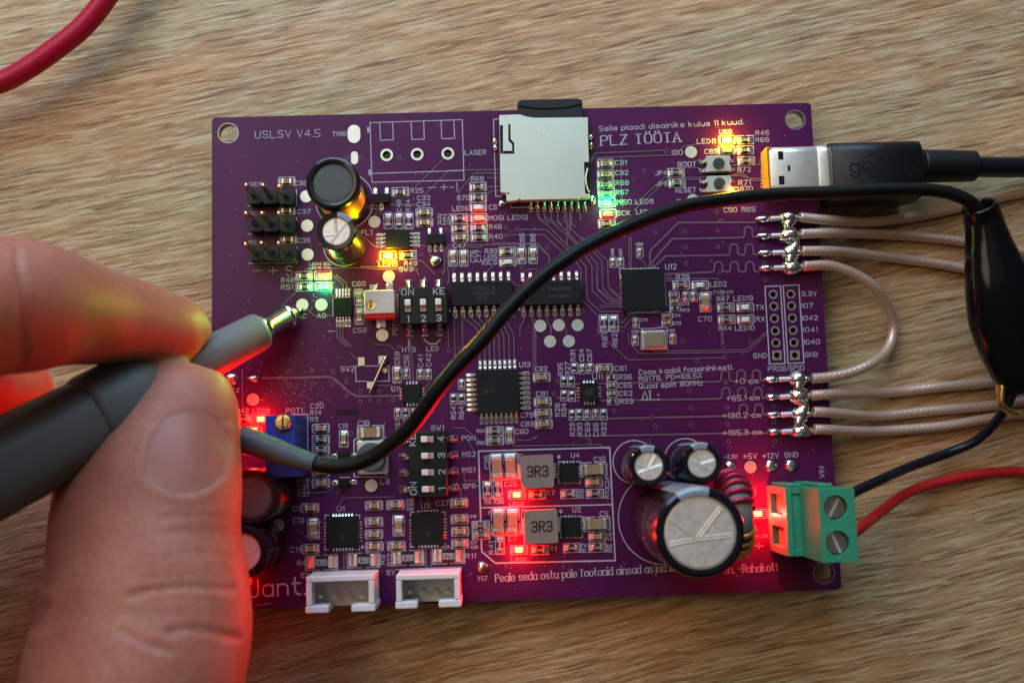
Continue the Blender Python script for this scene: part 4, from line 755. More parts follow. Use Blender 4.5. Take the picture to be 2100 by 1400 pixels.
# toroid choke, standing on edge behind the big capacitor
c0 = P(1515, 1056, 10.5); R0, r0 = 4.6, 1.75; b = MB(); n = 40
rings = [[(r0 * 1.15 * cos(2 * pi * j / 16), (R0 + r0 * sin(2 * pi * j / 16)) * cos(t), 6.6 + (R0 + r0 * sin(2 * pi * j / 16)) * sin(t)) for j in range(16)] for t in [2 * pi * i / n for i in range(n + 1)]]
b.loft(rings, smooth=True); tor = b.build('toroid_choke', mat('toroid_core', (.19, .18, .175), .5, noise=.1), board, (c0.x, c0.y, 0), label='ring choke wound with red and copper wire')
for half, m_, base in ((1, M_REDW, 0), (-1, M_COP, 0)):
    for k in range(7):
        t = radians(90 - half * (24 + k * 14.5)); w = MB(); pts = [(1.05 * r0 * 1.28 * cos(a), (R0 + r0 * 1.22 * sin(a)) * cos(t + .03 * a), 6.6 + (R0 + r0 * 1.22 * sin(a)) * sin(t + .03 * a)) for a in [2 * pi * i / 20 for i in range(21)]]
        w.tube([(x * .92, y, z) for x, y, z in pts], .38, 8, sub=False, cap=False); w.build('wire_turn', m_, tor)
# L3 shielded inductor under the cable
p = P(761, 937, 2.4); b = MB(); b.box(-2.55, 2.55, -2.7, 2.7, .04, .9, 0, .3); o = b.build('surface_inductor', M_PAD, board, (p.x, p.y, 0), label='round black coil on a silver square base'); b = MB(); b.lathe([(2.2, .9), (2.3, 1.2), (2.3, 2.6), (2.15, 2.8), (1.1, 2.8), (1.05, 2.5)], 40); b.build('coil_body', M_FERR, o)

# ------------------------------------------------------------------ trimmers
h = 9.8; pa = P(544, 852, h); pb = P(607, 978, h); b = MB(); b.box(pa.x, pb.x, pb.y, pa.y, .3, h, 0, .12); o = b.build('trimmer', M_BLUE, board, label='blue trimmer with brass screw')
q = P(582, 866, h); b = MB(); b.lathe([(1.22, h), (1.22, h + .55), (1.1, h + .75), (.6, h + .8)], 28, c=(q.x, q.y)); s = b.build('adjusting_screw', M_BRASS, o)
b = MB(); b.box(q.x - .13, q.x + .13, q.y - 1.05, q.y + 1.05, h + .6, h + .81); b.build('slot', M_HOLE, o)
h = 4.2; pa = P(746, 595, h); pb = P(809, 642, h); b = MB(); b.box(pa.x, pb.x, pb.y, pa.y, .5, h, 0, .15); o = b.build('trimmer', M_WHT2, board, label='ivory trimmer with red base edge')
b = MB(); b.box(pa.x + .05, pb.x + .02, pb.y - .55, pb.y - .003, .35, h - .45, 0, .06); b.build('base', M_REDP, o)
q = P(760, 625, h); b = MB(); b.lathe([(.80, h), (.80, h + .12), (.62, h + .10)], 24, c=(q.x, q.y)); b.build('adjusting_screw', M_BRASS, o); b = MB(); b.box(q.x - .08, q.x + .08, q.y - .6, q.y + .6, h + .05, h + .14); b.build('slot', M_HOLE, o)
for u, v, w, d in ((766, 590, .62, .6), (799, 588, .62, .65), (781.5, 660, .85, .95)):
    q = P(u, v, .2); b = MB(); b.box(q.x - w, q.x + w, q.y - d, q.y + d, .02, .22, 0, .08); b.build('terminal', M_SOLD, o)

# ------------------------------------------------------------------ DIP switches (built along x, then placed)
def dip(u, v, n, pitch, w, d, h, rot, lab, left, right):
    p = P(u, v, h); b = MB(); b.box(-w / 2, w / 2, -d / 2, d / 2, .35, h, 0, .12); text_strokes(b, left, -w / 2 + 1.35, d / 2 - .72, .95, 1.9, z=h + .01, sw=.15, mi=1); text_strokes(b, right, w / 2 - 1.25, d / 2 - .72, .95, 1.75, z=h + .01, sw=.15, mi=1)
    for i in range(n): text_strokes(b, str(i + 1), (i - (n - 1) / 2) * pitch, -d / 2 + .85, .98, None, z=h + .01, sw=.16, mi=1)
    o = b.build('slide_switch_block', [M_BLK, M_SILK], board, (p.x, p.y, 0), rot); o['label'] = lab
    for i in range(n):
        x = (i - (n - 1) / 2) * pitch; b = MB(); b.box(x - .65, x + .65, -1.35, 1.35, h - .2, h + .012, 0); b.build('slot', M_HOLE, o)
        b = MB(); b.box(x - .48, x + .48, -.1, .95, h, h + .75, 0, .1); b.box(x - .48, x + .48, -1.0, -.103, h, h + .1, 1); b.build('slider', [M_KNOB, M_KNOB2], o)
        for s in (1, -1):
            b = MB(); b.loft([[(x - .42, s * (d / 2 + a), z), (x + .42, s * (d / 2 + a), z)] for a, z in ((0, 1.2), (.25, 1.15), (.5, .5), (.7, .12), (1.25, .08))], 0); b.f = b.f[::1]
            b.box(x - .55, x + .55, min(s * (d / 2 + .45), s * (d / 2 + 1.7)), max(s * (d / 2 + .45), s * (d / 2 + 1.7)), .01, .1, 0, .03)
            b.loft([[(x - .5, s * (d / 2 + a), z), (x, s * (d / 2 + a), z * 1.15), (x + .5, s * (d / 2 + a), z)] for a, z in ((.5, .55), (.8, .45), (1.2, .3), (1.6, .12))], 0, smooth=True); b.build('lead', M_SOLD, o)
dip(868, 626, 3, 2.45, 7.65, 5.9, 2.9, 0, 'three way slide switch block', 'ON', 'KE')
dip(877, 951, 4, 2.6, 10.2, 6.1, 2.9, pi / 2, 'four way slide switch block', 'ON', 'KE')

# ------------------------------------------------------------------ push buttons
for u, v, lab in ((1473.5, 335, 'upper push button marked BOOT'), (1475, 376.5, 'lower push button marked RESET')):
    h = 1.6; p = P(u, v, h); b = MB(); b.box(-1.9, 1.9, -1.3, 1.3, .1, .9, 1); w, d = 2.05, 1.32
    pr = [(-w, -d + .35), (-w + .12, -d + .3), (-w + .12, -d), (w - .12, -d), (w - .12, -d + .3), (w, -d + .35), (w, -.45), (w - .22, -.4), (w - .22, .4), (w, .45), (w, d - .35), (w - .12, d - .3), (w - .12, d), (-w + .12, d), (-w + .12, d - .3), (-w, d - .35), (-w, .45), (-w + .22, .4), (-w + .22, -.4), (-w, -.45)]
    b.loft([[(x, y, z) for x, y in pr] for z in (.5, h)], 0, cap1=True); o = b.build('push_button', [M_STEEL2, M_BLK], board, (p.x, p.y, 0), label=lab)
    c_ = MB(); c_.lathe([(.95, h), (.93, h + .35), (.84, h + .5), (.5, h + .52)], 28); c_.build('plunger', M_BUTT, o)
    for sx in (-1, 1):
        for sy in (-1, 1): m = MB(); m.box(min(sx * 1.9, sx * 2.95), max(sx * 1.9, sx * 2.95), sy * .75 - .3, sy * .75 + .3, .02, .2, 0, .06); m.build('lead', M_SOLD, o)

# ------------------------------------------------------------------ memory card socket
h = 1.85; A = P(1024.7, 236.5, h); B = P(1205.6, 240, h); Cc = P(1209.5, 404.7, h); x0, x1, yt, yb = A.x, (B.x + Cc.x) / 2, (A.y + B.y) / 2, Cc.y
def Q(u, v): p = P(u, v, h); return (p.x, p.y)
outl = [Q(1024.7, 236), Q(1066, 234.5), Q(1078, 238.5), Q(1095, 241.5), Q(1205.6, 240.5), Q(1209.3, 404.7), Q(1187, 405.5), Q(1187, 408), Q(1068.5, 410.5), Q(1066, 407.5), Q(1063, 410.8), Q(1039.8, 413.4), Q(1038.5, 395.5), Q(1027.4, 394.5)]
b = MB(); b.loft([[(x, y, z) for x, y in outl[::-1]] for z in (.15, h - .08)], 0); b.loft([[(x, y, h - .08) for x, y in outl[::-1]], [(x + (.07 if x < 45 else -.07), y + (.07 if y < 70 else -.07), h) for x, y in outl[::-1]]], 0, cap1=True)
soc = b.build('card_socket', M_STEEL, board, label='steel memory card socket')
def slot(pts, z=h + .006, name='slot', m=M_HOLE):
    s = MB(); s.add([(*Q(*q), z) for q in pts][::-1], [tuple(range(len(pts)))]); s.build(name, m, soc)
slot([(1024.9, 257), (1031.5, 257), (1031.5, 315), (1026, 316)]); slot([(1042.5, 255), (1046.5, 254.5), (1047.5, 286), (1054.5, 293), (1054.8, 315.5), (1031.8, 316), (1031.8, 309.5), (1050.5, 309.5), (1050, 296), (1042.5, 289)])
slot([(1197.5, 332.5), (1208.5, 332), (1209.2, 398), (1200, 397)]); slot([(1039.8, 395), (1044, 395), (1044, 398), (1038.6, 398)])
s = MB(); s.tube([(*Q(1205, 345), h + .05), (*Q(1201, 365), h + .15), (*Q(1204, 385), h + .1), (*Q(1208, 395), h)], .12, 8); s.build('contact_spring', M_STEEL2, soc)
s = MB(); text_strokes(s, '7/w', Q(1115, 270)[0], Q(1115, 270)[1], .85, 2.0, z=h + .004, sw=.09); s.build('scratched_mark', M_STEEL2, soc)
for k in range(9):
    q = P(1089 + 13.75 * k, 427, .3); m = MB(); m.box(q.x - .32, q.x + .32, q.y - .62, q.y + .55, .02, .12, 0, .03)
    m.loft([[(q.x - .26, q.y + a, z), (q.x, q.y + a, z + .14), (q.x + .26, q.y + a, z)] for a, z in ((-.5, .12), (-.2, .35), (.3, .45), (1.0, .6))], 0, smooth=True); m.build('lead', M_SOLD, soc)
for u, v, sx, sy in ((1014, 290, .55, .9), (1015, 303, .55, .7), (1212, 281, .5, .6), (1213, 298, .45, .8), (1029, 417, .8, .7), (1216, 410, .6, 1.1)): blob(u, v, .9, .6, sx, sy)
# the card itself can be lifted out
p0, p1 = P(1060.5, 205, 1.5), P(1196, 246, 1.5); w = (p1.x - p0.x) / 2; xc = (p0.x + p1.x) / 2; yT = p0.y; mcard = MB()
def cardring(z, d): return [(-w + d, -4, z), (w - d, -4, z), (w - d, -.7 - d, z), (w - .25 - d * .5, -.2 - d, z), (w - .75, -d, z), (-w + .75, -d, z), (-w + .25 + d * .5, -.2 - d, z), (-w + d, -.7 - d, z)]
mcard.loft([cardring(.75, .0), cardring(1.4, 0), cardring(1.5, .12)], 0, cap0=True, cap1=True); M_CARD = mat('card_plastic', (.018, .022, .026), .38, noise=.1, nscale=2)
card = mcard.build('memory_card', M_CARD, None, (xc, yT, 0), label='black memory card sticking out of the top of the steel socket', category='memory card')
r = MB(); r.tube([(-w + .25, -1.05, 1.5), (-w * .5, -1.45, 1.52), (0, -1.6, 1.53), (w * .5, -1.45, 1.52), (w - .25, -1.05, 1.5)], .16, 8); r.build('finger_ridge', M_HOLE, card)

# ------------------------------------------------------------------ white shrouded connectors
def jst(u0, u1, v0, v1, pins, lab, pv):
    h = 7.0; a, b_ = P(u0, v1, h), P(u1, v1, h); yN = P((u0 + u1) / 2, v0, .2).y; yS = (a.y + b_.y) / 2; x0, x1 = a.x, b_.x; t = .85; m = MB()
    yS = yS
    m.box(x0, x1, yS, yN, .2, 1.6, 0)                                      # floor
    m.box(x0, x1, yN - t, yN, 1.603, h, 0, .12)                            # wall toward the board
    m.box(x0, x0 + t, yS + t * 1.0, yN - t - .003, 1.603, h, 0, .12); m.box(x1 - t, x1, yS + t, yN - t - .003, 1.603, h, 0, .12)
    g0, g1 = x0 + (x1 - x0) * .33, x0 + (x1 - x0) * .66
    m.box(x0 - .15, g0, yS - .25, yS + t - .003, .2, h, 0, .15); m.box(g1, x1 + .15, yS - .25, yS + t - .003, .2, h, 0, .15)
    o = m.build('plug_header', M_WHT, board, label=lab)
    for k in range(4):
        q = P(*pins[k], 5.0); s = MB(); s.box(q.x - .25, q.x + .25, q.y - .25, q.y + .25, 1.6, 5.2, 0, .1); s.build('pin', M_GOLD, o)
silk_line([(640, 1171), (770, 1167), (769, 1178)], .15); silk_line([(812, 1167), (946, 1162), (946, 1172)], .15)
jst(628, 768, 1170, 1252, [(657, 1222), (685, 1221), (713, 1220.5), (741, 1220)], 'white four pin plug header, left of the pair', 0)
jst(813, 944, 1166, 1243, [(840, 1213), (865, 1212.5), (891, 1212), (917, 1211.5)], 'white four pin plug header tinted pink by red light', 0)

# ------------------------------------------------------------------ screw terminal block
def tb():
    zt, zm = 20.0, 11.0; xl = P(1573, 1040, 0).x; T0, T1 = P(1678, 1003, zt), P(1761, 1151, zt); xr = T1.x; xt = T0.x; yN, yS = T0.y, T1.y
    b = MB()
    # header wall toward the board with two windows: frame bars
    ym = (yN + yS) / 2; zw0, zw1 = 2.2, 9.2; th = 1.0
    b.box(xl, xl + th, yS, yN, .2, zw0, 0); b.box(xl, xl + th, yS, yN, zw1, zm, 0, .1)
    for y0, y1 in ((yN - 1.1, yN), (ym - .9, ym + .9), (yS, yS + 1.1)): b.box(xl, xl + th, y0, y1, zw0 + .003, zw1 - .003, 0)
    b.box(xl + th + .003, xr - .3, yS, yS + 1.0, .2, zm, 0, .1); b.box(xl + th + .003, xr - .3, yN - 1.0, yN, .2, zm, 0, .1); b.box(xl + th + .003, xr - .3, yS + 1.003, yN - 1.003, .2, 1.2, 0)
    b.box(xt - 1.3, xr - .3, yS + 1.003, yN - 1.003, 1.21, zm - .3, 0)
    o = b.build('screw_terminal_block', M_GRN, board, label='green two way screw terminal block')
    # plug body with two screw wells
    wells = [P(1714, 1040, zt), P(1718, 1113, zt)]; p_ = MB(); rr = 1.72; n = 32
    p_.box(xt, xr, yS, yN, zm + .003, zt - 2.2, 0)
    for (cx, cy), y0, y1 in (((wells[0].x, wells[0].y), ym, yN), ((wells[1].x, wells[1].y), yS, ym)):
        base = len(p_.v); inn = [(cx + rr * cos(2 * pi * j / n), cy + rr * sin(2 * pi * j / n)) for j in range(n)]; out_ = []
        for j in range(n):
            c_, s_ = cos(2 * pi * j / n), sin(2 * pi * j / n); k = 1e9
            if c_ > 1e-6: k = min(k, (xr - cx) / c_)
            if c_ < -1e-6: k = min(k, (xt - cx) / c_)
            if s_ > 1e-6: k = min(k, (y1 - cy) / s_)
            if s_ < -1e-6: k = min(k, (y0 - cy) / s_)
            out_.append((cx + k * c_, cy + k * s_))
        # include the corners
        ang = sorted([(math.atan2(y - cy, x - cx) % (2 * pi), (x, y)) for x in (xt, xr) for y in (y0, y1)]); 
        for a, cpt in ang: j = round(a / (2 * pi) * n) % n; out_[j] = cpt
        p_.v += [(x, y, zt) for x, y in inn] + [(x, y, zt) for x, y in out_] + [(x, y, zt - 2.2) for x, y in inn] + [(x, y, zt - 2.2) for x, y in out_]
        for j in range(n):
            k = (j + 1) % n
            p_.f += [(base + j, base + n + j, base + n + k, base + k), (base + 2 * n + j, base + j, base + k, base + 2 * n + k), (base + n + j, base + 3 * n + j, base + 3 * n + k, base + n + k)]; p_.m += [0, 0, 0]
    p_.build('plug_body', M_GRN, o)
    for w_, a in zip(wells, (radians(60), radians(112))):
        s = MB(); s.cyl(w_.x, w_.y, zt - 2.1, zt - .75, 1.5, 28); s.build('clamp_screw', mat('screw_steel', (.42, .40, .38), .32, .95, noise=.25, nscale=3, bump=.3, bscale=3), o)
        s = MB(); dx, dy = cos(a), sin(a); s.ribbon([(w_.x - dx * 1.35, w_.y - dy * 1.35), (w_.x + dx * 1.35, w_.y + dy * 1.35)], .42, zt - .74); s.build('screw_slot', M_STEEL2, o)
    for y in (yN - 2.6, yS + 2.9):
        s = MB(); s.box(xl + 1.6, xl + 2.6, y - 1.0, y + 1.0, 1.3, 8.6, 0, .1); s.build('contact', M_STEEL2, o)
    for x in (xl + 1.5, xr - 2.2): s = MB(); s.box(x - .9, x + 1.1, yN + .003, yN + .55, 1.0, zm + (3 if x > xl + 3 else 0), 0, .1); s.build('dovetail_rib', M_GRN, o)
    return xr, wells, yN, yS
TBX, WELLS, TBN, TBS = tb()

# ------------------------------------------------------------------ usb socket, coax solder, loose pin
p0 = P(1576, 300, 3.2); p1 = P(1677, 300, 3.2); yu = P(1640, 346, 3.2).y; hw = 3.95; b = MB()
def rr_box(b, x0, x1, yc, hw, z0, z1, r, mi=0, n=5):
    """box along x with rounded long edges"""
    rings = []
    prof = []
    for cy, cz, a0 in ((hw - r, z1 - r, 0), (-hw + r, z1 - r, 90), (-hw + r, z0 + r, 180), (hw - r, z0 + r, 270)):
        for i in range(n + 1): a = radians(a0 + 90 * i / n); prof.append((cy + r * cos(a), cz + r * sin(a)))
    for x, k in ((x0, .94), (x0 + .18, 1), (x1 - .18, 1), (x1, .94)): zc = (z0 + z1) / 2; rings.append([(x, yc + y * (1 - (1 - k) * .5), zc + (z - zc) * k) for y, z in prof])
    b.loft(rings, mi, True, True, smooth=True)
rr_box(b, p0.x, p1.x, yu, hw, .05, 3.25, 1.2); us = b.build('usb_socket', M_STEEL2, board, label='silver usb socket')
b = MB(); b.box(p0.x - .5, p0.x + .55, yu - 3.85, yu + 3.85, .1, 3.15, 0, .2); b.build('edge_reflection', mat('amber_edge_reflection', (.50, .22, .03), .3), us)  # amber light reflected on the shell edge, put into this strip's colour
for u, v, ww, dd in ((1601, 319, .42, .72), (1603, 370, .45, .72), (1618, 345, .2, .5)):
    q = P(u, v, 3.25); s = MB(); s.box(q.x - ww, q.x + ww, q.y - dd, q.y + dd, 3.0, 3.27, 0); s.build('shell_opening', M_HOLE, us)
for k in range(13): q = P(1568, 321 + 6.2 * k, .2); s = MB(); s.box(q.x - .62, q.x + .6, q.y - .15, q.y + .15, .02, .2, 0, .03); s.build('lead', M_LEG, us)
b = MB(); q0, q1 = P(789, 733, 1.4), P(757.5, 806, .9); b.tube([(q0.x, q0.y, .4), (q0.x - .1, q0.y - .3, .9), (q1.x, q1.y, .9)], .24, 10); b.tube([(q0.x + .2, q0.y + .3, .05), (q0.x - .4, q0.y - .9, .5)], .42, 10)
b.build('bent_wire_lead', mat('tinned_wire', (.72, .62, .52), .25, 1.0), board, label='bent metal lead soldered above SW2')
# coax braid solder on the board's right side
ROWS_A = [449, 484, 519, 550]; ROWS_B = [778, 814, 850, 885]
def coaxjoints(rows, xs, xg):
    for i, v in enumerate(rows):
        dx = i * 2.2
        blob(xs + dx, v, 1.05, 1.0, 1.3, .66)
        m = MB(); a, c_, d_ = P(xs + 14 + dx, v, .7), P(xs + 38 + dx, v - 1, .9), P(xs + 60 + dx, v - 2, 1.1)
        m.tube([a, c_, d_], .46, 10); m.build('inner_conductor', mat('milky_dielectric', (.60, .55, .60), .25, .3, sss=.2), board)
        blob(xg + dx, v - 2, 1.5, 2.0, 1.25 + .2 * (i % 2), .95)
        blob(xg + 13 + dx, v - 1, 1.0, 1.8, 1.0, .75)
        if i: # bridge of solder to the row above
            m = MB(); a, d_ = P(xg + dx - 2, rows[i - 1] + 4, .9), P(xg + dx + random.uniform(-3, 5), v - 6, .9); mid = (a + d_) / 2 + Vector((.5 * (-1) ** i, 0, .15))
            m.tube([a, mid, d_], lambda t: (1.35 - .55 * sin(pi * t), .95), 12); m.build('solder_bridge', M_SOLD, board)
coaxjoints(ROWS_A, 1566, 1619); coaxjoints(ROWS_B, 1583, 1638)

# dust, fibres and flux specks
d = MB(); rnd = random.Random(3)
for i in range(430):
    u, v = (rnd.gauss(600, 60), rnd.gauss(790, 45)) if i < 90 else ((rnd.gauss(690, 50), rnd.gauss(600, 45)) if i < 130 else ((rnd.gauss(1090, 120), rnd.gauss(1150, 40)) if i < 160 else (rnd.uniform(440, 1700), rnd.uniform(250, 1220))))
    p = P(u, v)
    if not (1 < p.x < 99 and 1 < p.y < 79): continue
    a = rnd.uniform(0, 6.28); L = rnd.choice((.10, .12, .15, .15, .32)); s = .035 if L > .3 else .06
    k = rnd.uniform(-.8, .8); d.ribbon([(p.x, p.y), (p.x + L * cos(a), p.y + L * sin(a)), (p.x + 1.8 * L * cos(a + k), p.y + 1.8 * L * sin(a + k))] if L > .3 else [(p.x, p.y), (p.x + L * cos(a), p.y + L * sin(a))], s, .062 + .0001 * i)
d.build('dust_specks', M_DUST, board, kind='stuff')

# ------------------------------------------------------------------ cables
def braid_material(name, c_a, c_b, metal):
    m = bpy.data.materials.new(name); m.use_nodes = True; nt = m.node_tree; b = nt.nodes['Principled BSDF']; L = nt.links.new
    tc = nt.nodes.new('ShaderNodeTexCoord'); sp = nt.nodes.new('ShaderNodeSeparateXYZ'); L(tc.outputs['UV'], sp.inputs[0])
    a = math_node(nt, 'MULTIPLY', sp.outputs[0], 2 * pi * 8); c = math_node(nt, 'MULTIPLY', sp.outputs[1], 7.0)
    s1 = math_node(nt, 'SINE', math_node(nt, 'ADD', a, c)); s2 = math_node(nt, 'SINE', math_node(nt, 'SUBTRACT', a, c)); mx = math_node(nt, 'MAXIMUM', s1, s2)
    r = nt.nodes.new('ShaderNodeMapRange'); r.inputs[1].default_value = -.6; r.inputs[2].default_value = 1; L(mx, r.inputs[0])
    mm = nt.nodes.new('ShaderNodeMix'); mm.data_type = 'RGBA'; mm.inputs[6].default_value = (*c_a, 1); mm.inputs[7].default_value = (*c_b, 1); L(r.outputs[0], mm.inputs[0]); L(mm.outputs[2], b.inputs['Base Color'])
    bp = nt.nodes.new('ShaderNodeBump'); bp.inputs['Strength'].default_value = .25; bp.inputs['Distance'].default_value = .06; L(mx, bp.inputs['Height']); L(bp.outputs[0], b.inputs['Normal'])
    b.inputs['Metallic'].default_value = metal; b.inputs['Roughness'].default_value = .34; b.inputs['Coat Weight'].default_value = .5; b.inputs['Coat Roughness'].default_value = .15; b.inputs['Coat Tint'].default_value = (.95, .80, .66, 1); return m
M_COAX = braid_material('brown_coax_jacket', (.56, .37, .29), (.80, .64, .56), .45)
zt_ = -3.9
def run_on(q, pts):
    """cables go on across the table beyond the frame"""
    for end in (0, -1):
        if not -60 < pts[end][0] < 2140:
            a, b2 = (q[1], q[0]) if end == 0 else (q[-2], q[-1]); d = (b2 - a); d.z = 0; d.normalize(); new = []; lo = min(b2.z, -3.2)
            for L_, w_ in ((30, 2), (75, -3), (130, 2)): c_ = b2 + d * L_ + Vector((-d.y, d.x, 0)) * w_; c_.z = lo; new.append(c_)
            q[:] = (new[::-1] + q) if end == 0 else (q + new)
    return q
def coax(pts, label, r=.86):
    q = run_on([P(u, v, z) for u, v, z in pts], pts); b = MB(); b.tube(q, r, 16, steps=14)
    o = q[0]; b.v = [(x - o.x, y - o.y, z - o.z) for x, y, z in b.v]
    return b.build('coax_cable', M_COAX, None, o, label=label, category='cable', group='brown coax cables soldered to the board edge')
coax([(1640, 446, 1.3), (1703, 452, .9), (1784, 456, -2), (1866, 446, zt_), (1947, 430, zt_), (2050, 405, zt_), (2160, 378, zt_)], 'topmost brown coax cable, rising to the right behind the black clip')
coax([(1642, 480, 1.3), (1700, 478, .9), (1757, 479, -1.5), (1866, 484, zt_), (1972, 495, zt_), (2100, 517, zt_), (2170, 530, zt_)], 'second brown coax cable from the top, running under the black clip boot')
coax([(1644, 515, 1.3), (1700, 515, .9), (1757, 519, -1.5), (1866, 533, zt_), (1963, 548, zt_), (2100, 580, zt_), (2170, 600, zt_)], 'third brown coax cable from the top, just above the looped one')
coax([(1648, 546, 1.3), (1703, 545, 1.1), (1757, 564, .8), (1797, 591, .2), (1822, 628, -1.5), (1832, 665, -2.8), (1828, 697, -2.8), (1813, 725, -1.5), (1786, 746, .2), (1743, 764, .8), (1700, 773, 1.1), (1666, 776, 1.3)], 'brown coax cable looped from the upper solder row to the lower one')
coax([(1664, 811, 1.3), (1700, 808.6, 1.0), (1760, 807, -1.5), (1843, 803, zt_), (1929, 793, zt_), (2017, 786, zt_), (2100, 776, zt_), (2170, 768, zt_)], 'brown coax cable leading to the brass clip jaw, below the loop')
coax([(1668, 844, 1.3), (1700, 845.7, 1.0), (1760, 851, -1.5), (1814, 852, -3.5), (1929, 840, zt_), (2017, 833, zt_), (2100, 822, zt_), (2170, 812, zt_)], 'second lowest brown coax cable, crossed by the black wire at the right')
coax([(1670, 880, 1.3), (1700, 881, 1.0), (1760, 884, -1.5), (1814, 883, -3.5), (1929, 874, zt_), (2014, 860, zt_), (2071, 851, zt_), (2170, 838, zt_)], 'lowest brown coax cable, next to the supply pads')
M_WBLK = mat('black_wire_pvc', (.006, .008, .013), .30, spec=.35, bump=.04, bscale=1); M_WRED = mat('red_wire_pvc', (.48, .016, .018), .34, coat=.15, noise=.06, bump=.05, bscale=1); M_WRED2 = mat('crimson_cable_rubber', (.42, .006, .035), .38, noise=.05, bump=.03, bscale=1)
def wire(name, pts, r, m, label, cat='wire', n=18, cap=True):
    q = run_on([P(u, v, z) for u, v, z in pts], pts) if name != 'black_wire' else [P(u, v, z) for u, v, z in pts]; b = MB(); b.tube(q, r, n, steps=12, cap=cap); o = q[0]; b.v = [(x - o.x, y - o.y, z - o.z) for x, y, z in b.v]; return b.build(name, m, None, o, label=label, category=cat)
wire('black_wire', [(1738, 1018, 8), (1757, 1006, 7.5), (1811, 981, 5), (1871, 955, 0), (1943, 929, -2.5), (2000, 904, -1), (2043, 864, 2), (2071, 818, 5), (2092, 760, 6), (2110, 690, 3), (2160, 610, -2)], .78, M_WBLK, 'thin black wire curving from the green terminal block up to the clip jaw')
rw = wire('red_wire', [(1740, 1100, 8), (1765, 1081, 7), (1811, 1045, 2.5), (1866, 1008, -1.5), (1947, 983, -3.5), (2028, 969, -3.9), (2100, 967, -3.9), (2180, 975, -3.9)], .86, M_WRED, 'red wire leaving the green terminal block toward the lower right')
wire('red_cable', [(-80, 195, 2), (0, 170, 2), (60, 138, 2), (120, 96, 2), (170, 55, 2), (215, 0, 2), (255, -70, 2), (330, -190, -1), (500, -420, -3)], 1.72, M_WRED2, 'thick crimson cable crossing the top left corner', 'cable', 24)

# usb cable
uc = thing('usb_cable', 'black usb cable plugged into the silver socket at the board edge', 'usb cable', (P(1708, 340, 0).x, yu, -1.5))
O = uc.location
def UB(b, name, m): b.v = [(x - O.x, y - O.y, z - O.z) for x, y, z in b.v]; return b.build(name, m, uc)
b = MB(); xa, xb = P(1677.5, 340, 3.3).x, P(1716, 340, 3.3).x; rr_box(b, xa, xb, yu, 4.02, .0, 3.35, 1.25); UB(b, 'metal_shell', M_STEEL2)
M_PLUG = mat('plug_rubber', (.005, .006, .008), .42, spec=.38, noise=.1, bump=.10, bscale=9)
zT = 5.4; b = MB(); xa, xb = P(1708, 340, zT).x, P(1895, 340, zT).x; rr_box(b, xa, xb, P(1800, 344, zT).y, 4.75, -2.9, zT, 1.9); body = UB(b, 'plug_body', M_PLUG)
b = MB(); c_ = P(1811, 339, zT); text_strokes(b, 'g', P(1753, 340, zT).x, c_.y, 2.1, 1.5, z=zT + .02, sw=.25); text_strokes(b, 'bay', P(1851, 338, zT).x, c_.y, 2.1, 4.2, z=zT + .02, sw=.25)
for k in (-.85, .95): b.annulus(P(1791, 339, zT).x + k, c_.y - .1, zT + .022 + .002 * (k > 0), .62, .86, 24)
b.annulus(P(1791, 339, zT).x, c_.y, zT + .03, 1.75, 1.93, 36); UB(b, 'embossed_logo', mat('emboss_dark', (.006, .006, .008), .3, coat=.3))
zc = 1.0; b = MB(); ya = P(1945, 341, zc).y
b.tube([P(1888, 341, zc), P(1940, 341, zc), P(1990, 341, zc), P(1998, 341, zc)], lambda t: 2.75 - .25 * t - (1.0 if t > .985 else 0), 24); UB(b, 'strain_relief', M_PLUG)
b = MB(); b.tube([P(1985, 342, zc), P(2040, 343, .2), P(2100, 343, -.6), P(2200, 341, -2.2), P(2400, 338, -3.1), P(2900, 360, -3.1)], 1.72, 20); UB(b, 'cord', M_WBLK)

# ------------------------------------------------------------------ ground lead with crocodile clip
gl = thing('ground_lead', 'black ground lead arching over the board into a black crocodile clip boot', 'clip lead', P(2040, 800, 0))
O2 = gl.location.copy()
def GB(b, name, m, par=None): b.v = [(x - O2.x, y - O2.y, z - O2.z) for x, y, z in b.v]; return b.build(name, m, par or gl)
M_LEAD = mat('lead_rubber', (.006, .006, .006), .42, spec=.18, bump=.05, bscale=1.2); M_RELIEF = mat('grey_relief_rubber', (.065, .075, .08), .45, noise=.08, bump=.06)
path = [(632, 945, 13.5), (665, 954, 14), (712, 955, 15), (765, 936, 16), (812, 902, 17.5), (848, 868, 19), (894, 804, 21), (940, 748, 22), (989, 697, 22), (1029, 648, 21.5), (1087, 589, 20.5), (1140, 546, 19.5), (1213, 500, 18), (1309, 456, 16), (1396, 425, 14), (1493, 408, 12.5), (1589, 399, 11.5), (1700, 395, 11), (1790, 390, 11), (1860, 388, 11), (1920, 391, 11), (1965, 402, 11), (2000, 424, 10.5), (2025, 470, 9)]
b = MB(); b.tube([P(*q) for q in path], lambda t: 1.18 - .14 * min(1, t * 1.6), 20, steps=10); GB(b, 'lead', M_LEAD)
b = MB(); b.tube([P(440, 890, 13), P(500, 902, 13), P(560, 922, 13), P(610, 940, 13.3), P(648, 951, 13.8)], lambda t: 2.25 - .85 * t, 24); GB(b, 'strain_relief', M_RELIEF)
M_BOOT = mat('boot_pvc', (.004, .004, .005), .15, spec=.3, bump=.05, bscale=.25)
ax = [P(2009, 424, 9.5), P(2016, 450, 8.5), P(2024, 485, 8), P(2034, 530, 7.5), P(2050, 590, 7), P(2064, 650, 6), P(2072, 710, 5.5), P(2080, 770, 5), P(2086, 806, 4.8)]
